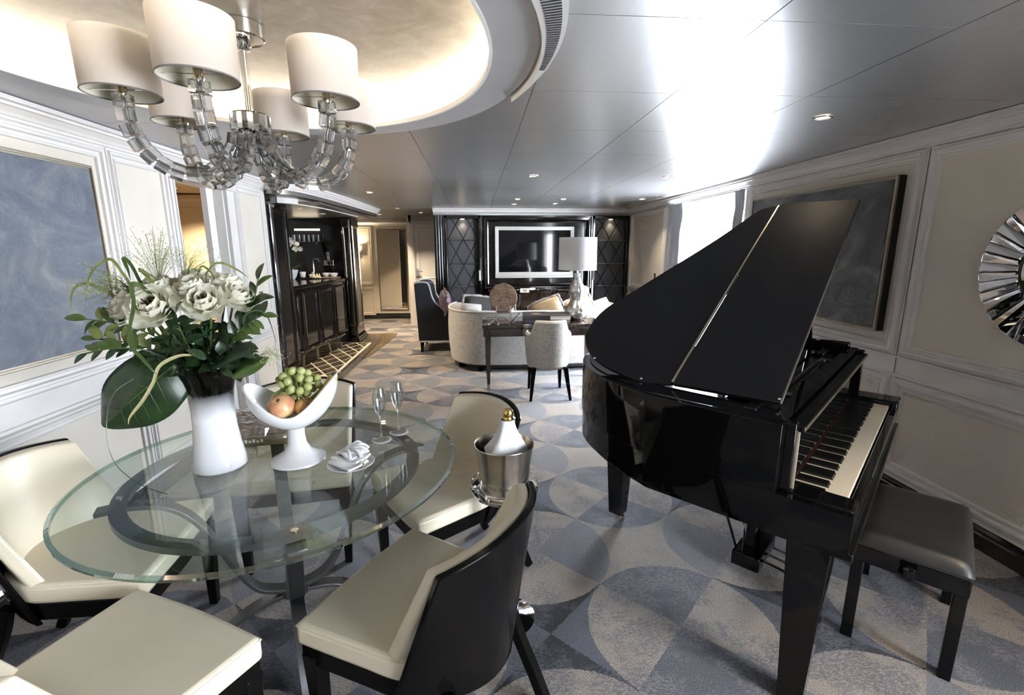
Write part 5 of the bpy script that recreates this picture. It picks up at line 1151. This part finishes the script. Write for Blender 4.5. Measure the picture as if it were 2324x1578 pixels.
# ------------------------------------------------------------------ piano bench
def pk(k, d): a = R(43); return (1.1145+k*math.cos(a)-d*math.sin(a), 1.2418+k*math.sin(a)+d*math.cos(a))
bx_, by_ = pk(.655, -.170)
t = thing('piano_bench', 'black leather piano bench with round knob on its end', 'bench', (bx_, by_, 0), R(43))
def cush(u, v):
    a, b = 2*u-1, 2*v-1; k = (max(0, 1-abs(a)**8)*max(0, 1-abs(b)**8))**.35; return (.272*a, .168*b, .415+.052*k)
mb = MB(); mb.grid(cush, 26, 20); mb.box(-.272, .272, -.168, .168, .405, .4155); mb.build('cushion', 'black_leather', t, smooth=75)
MB().box(-.268, .268, -.164, .164, .335, .405).build('frame', 'piano_gloss', t, bevel=.005)
for sx in (-1, 1):
    for sy in (-1, 1): MB().box(sx*.245-.019, sx*.245+.019, sy*.143-.019, sy*.143+.019, 0, .338).build('leg', 'piano_gloss', t, bevel=.003)
    MB().lathe([(.010, 0), (.010, .012), (.022, .016), (.026, .026), (.022, .036), (.010, .040), (.0001, .041)], 20, Matrix.Translation((sx*.268, 0, .372)) @ Matrix.Rotation(sx*R(90), 4, 'Y')).build('knob', 'piano_gloss', t)
MB().box(-.20, .20, -.15, -.13, .31, .335).build('rail', 'piano_gloss', t, smooth=0)

# ------------------------------------------------------------------ chandelier
CC = (-.752, 1.79); ZS = 1.94; ZD = CZ+.125
t = thing('chandelier', 'six-armed crystal chandelier with pale drum shades under the oval cove', 'chandelier', (*CC, ZD))
MB().lathe([(.0001, -.034), (.069, -.034), (.069, -.074), (.066, -.077), (.0001, -.077)], 40).build('canopy', 'chrome', t)
MB().lathe([(.0001, -.078), (.022, -.078), (.026, -.085), (.026, -.094), (.020, -.099), (.022, -.107), (.014, -.111), (.0001, -.112)], 24).build('collar', 'chrome', t)
MB().lathe([(.0125, -.08), (.0125, -.31), (.0001, -.31)], 16).build('rod', 'chrome', t)
MB().lathe([(.0001, -.305), (.058, -.305), (.063, -.310), (.063, -.360), (.058, -.365), (.0001, -.365)], 24).build('hub', 'chrome', t, smooth=10)
cb = MB()
for k in range(3):
    a = k*2*math.pi/3+.4; cx, cy = .0145*math.cos(a), .0145*math.sin(a)
    M = Matrix.Translation((cx, cy, 0)) @ Matrix.Rotation(a, 4, 'Z'); cb.frustum((0, 0, -.0165, .0105, .0105), (0, 0, .0165, .0105, .0105), M)
cbm = cb.mesh('crystal_bead', 0); cbm.materials.append(MATS['crystal'])
shm = MB().lathe([(.099, 0), (.101, .152)], 56).mesh('shade', 60); shm.materials.append(MATS['shade_silk'])
lin = MB().lathe([(.0975, .001), (.0995, .151)], 56).mesh('lining', 60); lin.materials.append(MATS['shade_lining'])
hem = MB().tube([(.0985*math.cos(2*math.pi*k/56), .0985*math.sin(2*math.pi*k/56), 0) for k in range(56)], .0022, 6, closed=True).mesh('hem', 60); hem.materials.append(MATS['shade_rim'])
prof = smoothpath([(.048, -.372), (.058, -.415), (.090, -.468), (.145, -.505), (.205, -.512), (.262, -.490), (.305, -.445), (.328, -.390), (.334, -.335), (.334, -.300)], 10)
cum = [0]
for p, q in zip(prof, prof[1:]): cum.append(cum[-1]+math.dist(p, q))
def along(s):
    for i in range(len(cum)-1):
        if cum[i+1] >= s: f = (s-cum[i])/(cum[i+1]-cum[i]); return lerp2(prof[i], prof[i+1], f), Vector((prof[i+1][0]-prof[i][0], prof[i+1][1]-prof[i][1])).normalized()
    return prof[-1], Vector((0, 1))
bmesh_ = None
for k in range(6):
    a = R(-147+60*k); M = Matrix.Rotation(a, 4, 'Z')
    arm = MB().tube([tuple(M @ Vector((r, 0, z))) for r, z in prof], .003, 6).build('arm', 'chrome', t)
    nb = 13
    for i in range(nb):
        (r, z), d = along(cum[-1]*(i+.5)/nb)
        o = link('crystal_bead', cbm, None, arm); o.matrix_local = M @ Matrix.Translation((r, 0, z)) @ Matrix.Rotation(math.atan2(d.x, d.y), 4, 'Y') @ Matrix.Rotation(.35*i, 4, 'Z')
    Q = M @ Vector((.334, 0, ZS-ZD))
    MB().lathe([(.0001, -.006), (.014, -.006), (.016, .0), (.006, .004), (.012, .006), (.012, .05), (.0001, .05)], 14, Matrix.Translation(Q)).build('lamp_holder', 'hinge_brass', arm)
    s = link('shade', shm, None, t, tuple(Q)); link('lining', lin, None, s); link('hem', hem, None, s)
    MB().tube([(-.0985, 0, .012), (.0985, 0, .012)], .0015, 5).build('shade_wire', 'chrome', s)

# ------------------------------------------------------------------ vase and flowers
VC = (-.900, 1.610); VZ = TT
t = thing('flower_vase', 'tall flared vase, milky white below and smoked glass above', 'vase', (*VC, VZ))
MB().lathe([(.0001, 0), (.080, 0), (.084, .006), (.081, .04), (.072, .09), (.066, .15), (.0645, .21), (.069, .27), (.081, .32), (.095, .352), (.093, .354), (.079, .32), (.067, .27), (.0625, .21), (.064, .15), (.070, .09), (.078, .012), (.0001, .010)], 56).build('glass', 'vase_glass', t, smooth=60)
MB().lathe([(.0001, .0002), (.0835, .0002), (.0845, .006), (.0001, .006)], 56).build('glass_foot', 'clear_glass', t)
def petal_mesh(L, w, curl, seed):
    r_ = random.Random(seed); ph = r_.uniform(0, 6)
    def fn(u, v):
        s = 2*v-1; ww = w*math.sin(math.pi*(.12+.66*u))**.8
        return (ww*s, L*u*(1-.10*abs(s)**2), curl*L*(u**2)*.6 + .18*L*s*s*u + .035*L*math.sin(9*v+ph)*u*u)
    me = MB().grid(fn, 5, 6).mesh('petal', 80); return me
pm = [petal_mesh(.052, .030, .5, 1), petal_mesh(.046, .028, .8, 2), petal_mesh(.040, .024, 1.1, 3), petal_mesh(.032, .020, 1.4, 4)]
for m_ in pm: m_.materials.append(MATS['petal'])
def seedm():
    mb = MB()
    for k in range(26): a = k*2.4; r = .0016*math.sqrt(k)*1.7; mb.tube([(r*math.cos(a), r*math.sin(a), 0), (r*1.5*math.cos(a), r*1.5*math.sin(a), .014)], [.0016, .0008], 5)
    return mb.mesh('centre', 60)
cm_ = seedm(); cm_.materials.append(MATS['stamen'])
def peony(label, loc, nrm, s=1.0):
    q = Vector(nrm).normalized(); base = Vector((VC[0]+rnd.uniform(-.03, .03), VC[1]+rnd.uniform(-.03, .03), VZ+.10)); loc = Vector(loc)
    t = thing('peony', label, 'flower', tuple(loc), 0, 'white peonies in the vase'); rot = Vector((0, 0, 1)).rotation_difference(q).to_matrix().to_4x4()
    mid = Vector((VC[0]+(loc.x-VC[0])*.35, VC[1]+(loc.y-VC[1])*.35, VZ+.34))
    MB().tube([tuple(Vector(p)-loc) for p in smoothpath([base, mid, loc-q*.05, loc-q*.01], 5)], .0035, 6).build('stem', 'leaf_mid', t)
    for L, (n, tilt, rr, zz) in enumerate(((9, -2, .014, -.012), (10, 12, .015, -.008), (9, 25, .015, -.002), (8, 40, .014, .003))):
        for k in range(n):
            a = 2*math.pi*k/n+L*.35+rnd.uniform(-.15, .15); sc_ = s*rnd.uniform(.9, 1.1)
            o = link('petal', pm[L], None, t); o.matrix_local = rot @ Matrix.Rotation(a, 4, 'Z') @ Matrix.Translation((0, rr*s, zz*s)) @ Matrix.Rotation(R(tilt+rnd.uniform(-9, 9)), 4, 'X') @ Matrix.Scale(sc_, 4)
    o = link('centre', cm_, None, t); o.matrix_local = rot @ Matrix.Translation((0, 0, .006*s)) @ Matrix.Scale(1.7*s, 4)
for lab, p, n, s in (('large white peony at the front centre of the bouquet, facing the camera', (-.968, 1.50, 1.318), (.10, -.75, .55), 1.15), ('white peony behind the large front one', (-1.00, 1.60, 1.355), (-.1, -.4, .9), 1.05), ('white peony furthest left in the bouquet', (-1.065, 1.55, 1.318), (-.6, -.55, .5), 1.05),
                     ('white peony above the leftmost one', (-1.06, 1.63, 1.350), (-.5, -.2, .9), .95), ('white peony at the front of the right cluster', (-.835, 1.53, 1.325), (.15, -.7, .65), 1.0), ('white peony at the left of the right cluster', (-.885, 1.57, 1.362), (-.05, -.45, .9), .95), ('white peony furthest right in the bouquet', (-.775, 1.60, 1.335), (.55, -.35, .8), .95),
                     ('white peony at the back of the right cluster', (-.825, 1.64, 1.372), (.2, -.1, 1), .9), ('white peony peeking out above the left cluster', (-.93, 1.66, 1.385), (0, -.2, 1), .85)): peony(lab, p, n, s)
# leafy sprigs
lf = MB()
def lfn(L, w, bend):
    def fn(u, v): s = 2*v-1; return (w*math.sin(math.pi*(.04+.96*u))**.75*s, L*u, -bend*L*u*u+.25*w*abs(s)*math.sin(math.pi*u))
    return fn
leafms = {}
for nm in ('leaf_dark', 'leaf_mid', 'leaf_light'):
    me = MB().grid(lfn(.055, .0125, .35), 7, 4).mesh('leaf', 80); me.materials.append(MATS[nm]); leafms[nm] = me
def sprig(label, pts, mats, n, size=1.0, spread=55):
    P = [Vector(p) for p in smoothpath(pts, 8)]; o0 = P[0].copy()
    t = thing('leafy_sprig', label, 'foliage', tuple(o0), 0, 'green sprigs in the bouquet'); MB().tube([tuple(p-o0) for p in P], [.0022]*len(P), 5).build('stem', 'leaf_mid', t)
    i0 = int(len(P)*.3)
    for k in range(n):
        i = min(len(P)-2, i0+int((len(P)-2-i0)*(k+.5)/n)); d = (P[i+1]-P[i]).normalized(); sgn = 1 if k % 2 else -1
        if k == n-1: sgn = 0; i = len(P)-2
        ax = d.cross(Vector((0, -1, .25))).normalized()
        dirv = (Matrix.Rotation(R(sgn*spread+rnd.uniform(-15, 15)), 3, d.cross(ax).normalized()) @ d + Vector((rnd.uniform(-.2, .2), rnd.uniform(-.25, .15), rnd.uniform(-.1, .2)))).normalized()
        z = Vector((rnd.uniform(-.4, .4), -.7, .6)); z = (z-dirv*z.dot(dirv)).normalized(); x = dirv.cross(z)
        o = link('leaf', leafms[mats[k % len(mats)]], None, t); M = Matrix((x, dirv, z)).transposed().to_4x4(); M.translation = P[i]-o0; o.matrix_local = M @ Matrix.Scale(size*rnd.uniform(.8, 1.2), 4)
V0 = (VC[0], VC[1], VZ+.30)
G = ['leaf_dark', 'leaf_mid', 'leaf_light']
for lab, pts, ms, n, s, sp in (
    ('leafy sprig reaching furthest left from the bouquet', [V0, (-1.0, 1.57, 1.20), (-1.09, 1.54, 1.26), (-1.19, 1.52, 1.285)], ['leaf_mid', 'leaf_light', 'leaf_mid'], 16, 1.0, 50),
    ('leafy sprig just below the one reaching furthest left', [V0, (-1.0, 1.55, 1.165), (-1.08, 1.52, 1.21), (-1.16, 1.50, 1.225)], ['leaf_mid', 'leaf_light'], 13, .95, 50),
    ('leafy sprig fanning out low on the left below the peonies', [V0, (-1.0, 1.53, 1.17), (-1.08, 1.48, 1.20), (-1.15, 1.45, 1.19)], ['leaf_dark', 'leaf_mid'], 11, .9, 45),
    ('dark leafy sprig standing highest at the right of the bouquet', [V0, (-.80, 1.60, 1.23), (-.73, 1.60, 1.31), (-.70, 1.60, 1.40)], ['leaf_dark', 'leaf_dark', 'leaf_mid'], 13, 1.0, 42),
    ('leafy sprig arching to the right under the rightmost peony', [V0, (-.80, 1.57, 1.19), (-.73, 1.55, 1.255), (-.665, 1.53, 1.29)], ['leaf_dark', 'leaf_mid'], 12, .95, 45),
    ('short leafy sprig between the two peony clusters', [V0, (-.90, 1.52, 1.20), (-.90, 1.49, 1.27), (-.89, 1.47, 1.30)], ['leaf_dark'], 10, .95, 60)): sprig(lab, pts, ms, n, s, sp)
# dark filler foliage inside the vase mouth: dense small leaves nobody could count
fill = MB(); me = leafms['leaf_dark']
def addleaf(mb, L, w, bend, p, d, z):
    z = (z-d*z.dot(d)).normalized(); x = d.cross(z); M = Matrix((x, d, z)).transposed().to_4x4(); M.translation = p; mb.grid(lfn(L, w, bend), 4, 2, M)
for k in range(230):
    a = rnd.uniform(0, 2*math.pi); r = rnd.uniform(.01, .13); h = rnd.uniform(0, 1); p = Vector((VC[0]+r*math.cos(a)*1.15, VC[1]+r*math.sin(a)*.8-.02, VZ+.345+.16*h*(1-.4*r/.13)))
    d = Vector((math.cos(a)*r*6+rnd.uniform(-.5, .5), math.sin(a)*r*4+rnd.uniform(-.6, .3), rnd.uniform(-.3, .8))).normalized(); addleaf(fill, rnd.uniform(.035, .06), rnd.uniform(.010, .017), .3, p, d, Vector((rnd.uniform(-.5, .5), -.6, .7)))
o = fill.build('filler_foliage', 'leaf_dark', None, smooth=80); tag(o, 'dense dark green leaves packed at the mouth of the vase', 'foliage', None, 'stuff')
st_ = MB()
for k in range(16):
    a = k*.8; st_.tube([(VC[0]+.045*math.cos(a), VC[1]+.045*math.sin(a), VZ+.05), (VC[0]-.02*math.cos(a), VC[1]-.02*math.sin(a), VZ+.26), (VC[0]+.05*math.cos(a+2), VC[1]+.05*math.sin(a+2), VZ+.38)], .0035, 6)
o = st_.build('flower_stems', 'leaf_dark', None); tag(o, 'bundle of green stems standing in the smoked vase', 'stems', None, 'stuff')
# the two big leaves
def bigleaf(u, v):
    # u along the leaf from its foot to its tip, v across
    s = 2*v-1; w = .106*math.sin(math.pi*(.06+.90*u)**.72)**.62
    c = Vector((-.955, 1.535, 1.135)).lerp(Vector((-1.155, 1.475, .955)), u); ax = Vector((-.72, -.25, -.64)).normalized(); sd = Vector((-.60, -.05, .78)).normalized(); sd = (sd-ax*sd.dot(ax)).normalized(); nn = ax.cross(sd)
    return tuple(c+sd*(w*s*(1+.05*math.sin(7*u+3*s))) + nn*(.030*abs(s)**1.5-.02*math.sin(3*u)+.004*math.sin(16*u)*abs(s)))
bl = thing('large_leaf', 'broad dark green leaf hanging over the left side of the vase', 'leaf', (-.955, 1.535, 1.135)); o0 = Vector(bl.location)
sub = lambda f, d=0: (lambda u, v: tuple(Vector(f(u, v))-o0+Vector((0, d, 0))))
MB().grid(sub(bigleaf), 18, 14, None, sub(bigleaf, .0015)).build('blade', 'leaf_dark', bl, smooth=80)
MB().tube([tuple(Vector(bigleaf(k/16, .5))-o0+Vector((0, -.002, 0))) for k in range(16)], [.003*(1-k/20) for k in range(16)], 6).build('midrib', 'leaf_mid', bl)
for k in range(6):
    for e in (.08, .92): u0 = .12+.12*k; MB().tube([tuple(Vector(bigleaf(min(.98, u0+.16*f), .5+(e-.5)*f))-o0+Vector((0, -.0015, 0))) for f in (0, .3, .6, .9)], [.0013, .0011, .0009, .0005], 5).build('vein', 'leaf_mid', bl)
def roll(u, v):
    a = -.6+3.4*v; r = .036+.014*u; c = Vector((-.835, 1.545, 1.105)).lerp(Vector((-.705, 1.52, 1.165)), u); return (c.x-.02*math.cos(a)*u, c.y+r*math.cos(a)-.01, c.z+r*math.sin(a)*(1.0-.25*abs(u-.6)))
rl = thing('rolled_leaf', 'glossy dark leaf rolled over the right rim of the vase', 'leaf', (-.835, 1.545, 1.105)); o0 = Vector(rl.location)
MB().grid(sub(roll), 12, 14, None, lambda u, v: tuple(Vector(roll(u, v))-o0+Vector((0, .0015, .001)))).build('blade', 'leaf_dark', rl, smooth=80)
def flap(u, v): s = 2*v-1; c = Vector((-.80, 1.56, 1.08)).lerp(Vector((-.675, 1.54, 1.145)), u); w = .022*math.sin(math.pi*(.1+.9*u))**.6; return tuple(c+Vector((.3, 0, -.95))*w*s-o0+Vector((0, .02*s*s, 0)))
MB().grid(flap, 10, 6).build('leaf_tail', 'leaf_mid', rl, smooth=80)
# grass blades and seed sprays
def blade(label, pts, w, m):
    P = [Vector(p) for p in smoothpath(pts, 7)]; o0 = P[0].copy(); n = len(P)
    t = thing('grass_blade', label, 'grass', tuple(o0), 0, 'long grass blades in the bouquet')
    def fn(u, v): i = min(n-1, int(u*(n-1)+.5)); s = 2*v-1; d = (P[min(n-1, i+1)]-P[max(0, i-1)]).normalized(); sd = d.cross(Vector((0, -1, .3))).normalized(); ww = .6*w*min(1, (1-u)*3.5+.05)*min(1, .35+u*3); return tuple(P[i]-o0+sd*ww*s+Vector((0, -.002*abs(s), 0)))
    MB().grid(fn, n-1, 2).build('blade', m, t, smooth=80)
for lab, pts, w, m in (('tall grass blade arching over the left peonies', [V0, (-1.03, 1.57, 1.30), (-1.075, 1.55, 1.42), (-1.10, 1.54, 1.462), (-1.145, 1.52, 1.42), (-1.165, 1.51, 1.34)], .008, 'leaf_light'), ('grass blade folded back above the left cluster', [V0, (-1.04, 1.60, 1.34), (-1.065, 1.58, 1.44), (-1.08, 1.57, 1.465), (-1.065, 1.56, 1.43), (-1.055, 1.55, 1.40)], .009, 'leaf_mid'),
    ('grass blade curving over the painting corner', [V0, (-1.07, 1.55, 1.31), (-1.15, 1.53, 1.385), (-1.20, 1.52, 1.375), (-1.215, 1.51, 1.30)], .007, 'leaf_light'), ('looped grass blade above the right cluster, taller one', [V0, (-.87, 1.60, 1.36), (-.845, 1.60, 1.43), (-.81, 1.60, 1.448), (-.76, 1.60, 1.425), (-.73, 1.60, 1.40)], .006, 'leaf_light'),
    ('looped grass blade above the right cluster, darker one', [V0, (-.885, 1.60, 1.36), (-.88, 1.60, 1.42), (-.865, 1.60, 1.438), (-.845, 1.60, 1.42), (-.825, 1.60, 1.385)], .005, 'leaf_mid'), ('grass blade hanging in front of the largest peony', [V0, (-.96, 1.50, 1.34), (-.985, 1.45, 1.395), (-.975, 1.43, 1.34), (-.99, 1.42, 1.27), (-1.0, 1.42, 1.225)], .010, 'leaf_mid'),
    ('grass blade falling over the leaves below the largest peony', [(-.99, 1.43, 1.27), (-.995, 1.42, 1.22), (-.97, 1.42, 1.18), (-.945, 1.43, 1.13)], .009, 'leaf_mid'), ('pale dry leaf trailing down over the vase rim', [(-.86, 1.48, 1.175), (-.90, 1.47, 1.175), (-.945, 1.45, 1.15), (-.965, 1.44, 1.10), (-.995, 1.43, 1.05), (-1.03, 1.42, 1.005), (-1.04, 1.42, .98)], .009, 'leaf_dry'),
    ('thin blade drooping at the far right of the bouquet', [V0, (-.76, 1.56, 1.25), (-.70, 1.54, 1.30), (-.655, 1.53, 1.285), (-.635, 1.53, 1.20)], .004, 'leaf_mid'), ('broad green blade among the upper left grass', [V0, (-.99, 1.55, 1.38), (-1.02, 1.54, 1.43), (-.96, 1.53, 1.40)], .010, 'leaf_light')): blade(lab, pts, w, m)
MB_ = MB().tube(smoothpath([(-1.06, 1.50, 1.10), (-1.10, 1.46, 1.06), (-1.12, 1.44, .96), (-1.10, 1.42, .86), (-1.03, 1.41, .79), (-.955, 1.41, TT+.003)], 6), .0012, 5); o = MB_.build('loose_stem', 'leaf_dark', None); tag(o, 'thin loose stem curling down from the bouquet to the glass', 'stem')
def spray(label, c, ax, n, seed):
    r_ = random.Random(seed); mb = MB(); sd = MB(); c = Vector(c); ax = Vector(ax)
    for k in range(n):
        d = (ax.normalized()+Vector((r_.gauss(0, .42), r_.gauss(0, .3), r_.gauss(0, .36)))).normalized()*ax.length*r_.uniform(.55, 1.1); e = c+d; m_ = c+d*.5+Vector((0, 0, .015))
        mb.tube([tuple(c), tuple(m_), tuple(e)], .00045, 3, cap=False)
        for j in range(9):
            f = r_.uniform(.35, 1); p = c.lerp(m_, f*2) if f < .5 else m_.lerp(e, f*2-1); p = p+Vector((r_.gauss(0, .008), r_.gauss(0, .008), r_.gauss(0, .008))); sd.frustum((*p, .0011, .0011), (p.x, p.y, p.z+.0028, .0006, .0006))
    t = thing('seed_spray', label, 'grass', tuple(c), 0, 'grass seed sprays'); T = Matrix.Translation(-c)
    for nm, m2, mt in (('spray_stems', mb, 'leaf_light'), ('seeds', sd, 'grass_seed')):
        q = MB(); q.add(m2.v, m2.f, T); o = q.build(nm, mt, t, smooth=0); o['kind'] = 'stuff'
spray('feathery grass seed spray spreading left across the blue painting', (-1.05, 1.56, 1.36), (-.16, -.02, .03), 60, 3)
spray('feathery grass seed spray standing up before the white wall panel', (-1.02, 1.62, 1.38), (.02, .0, .17), 46, 5)
spray('feathery grass seed spray in front of the doorway', (-.93, 1.60, 1.38), (.10, .0, .12), 34, 8)
spray('small seed spray by the rolled leaf at the right', (-.69, 1.53, 1.16), (.07, 0, -.02), 14, 11)
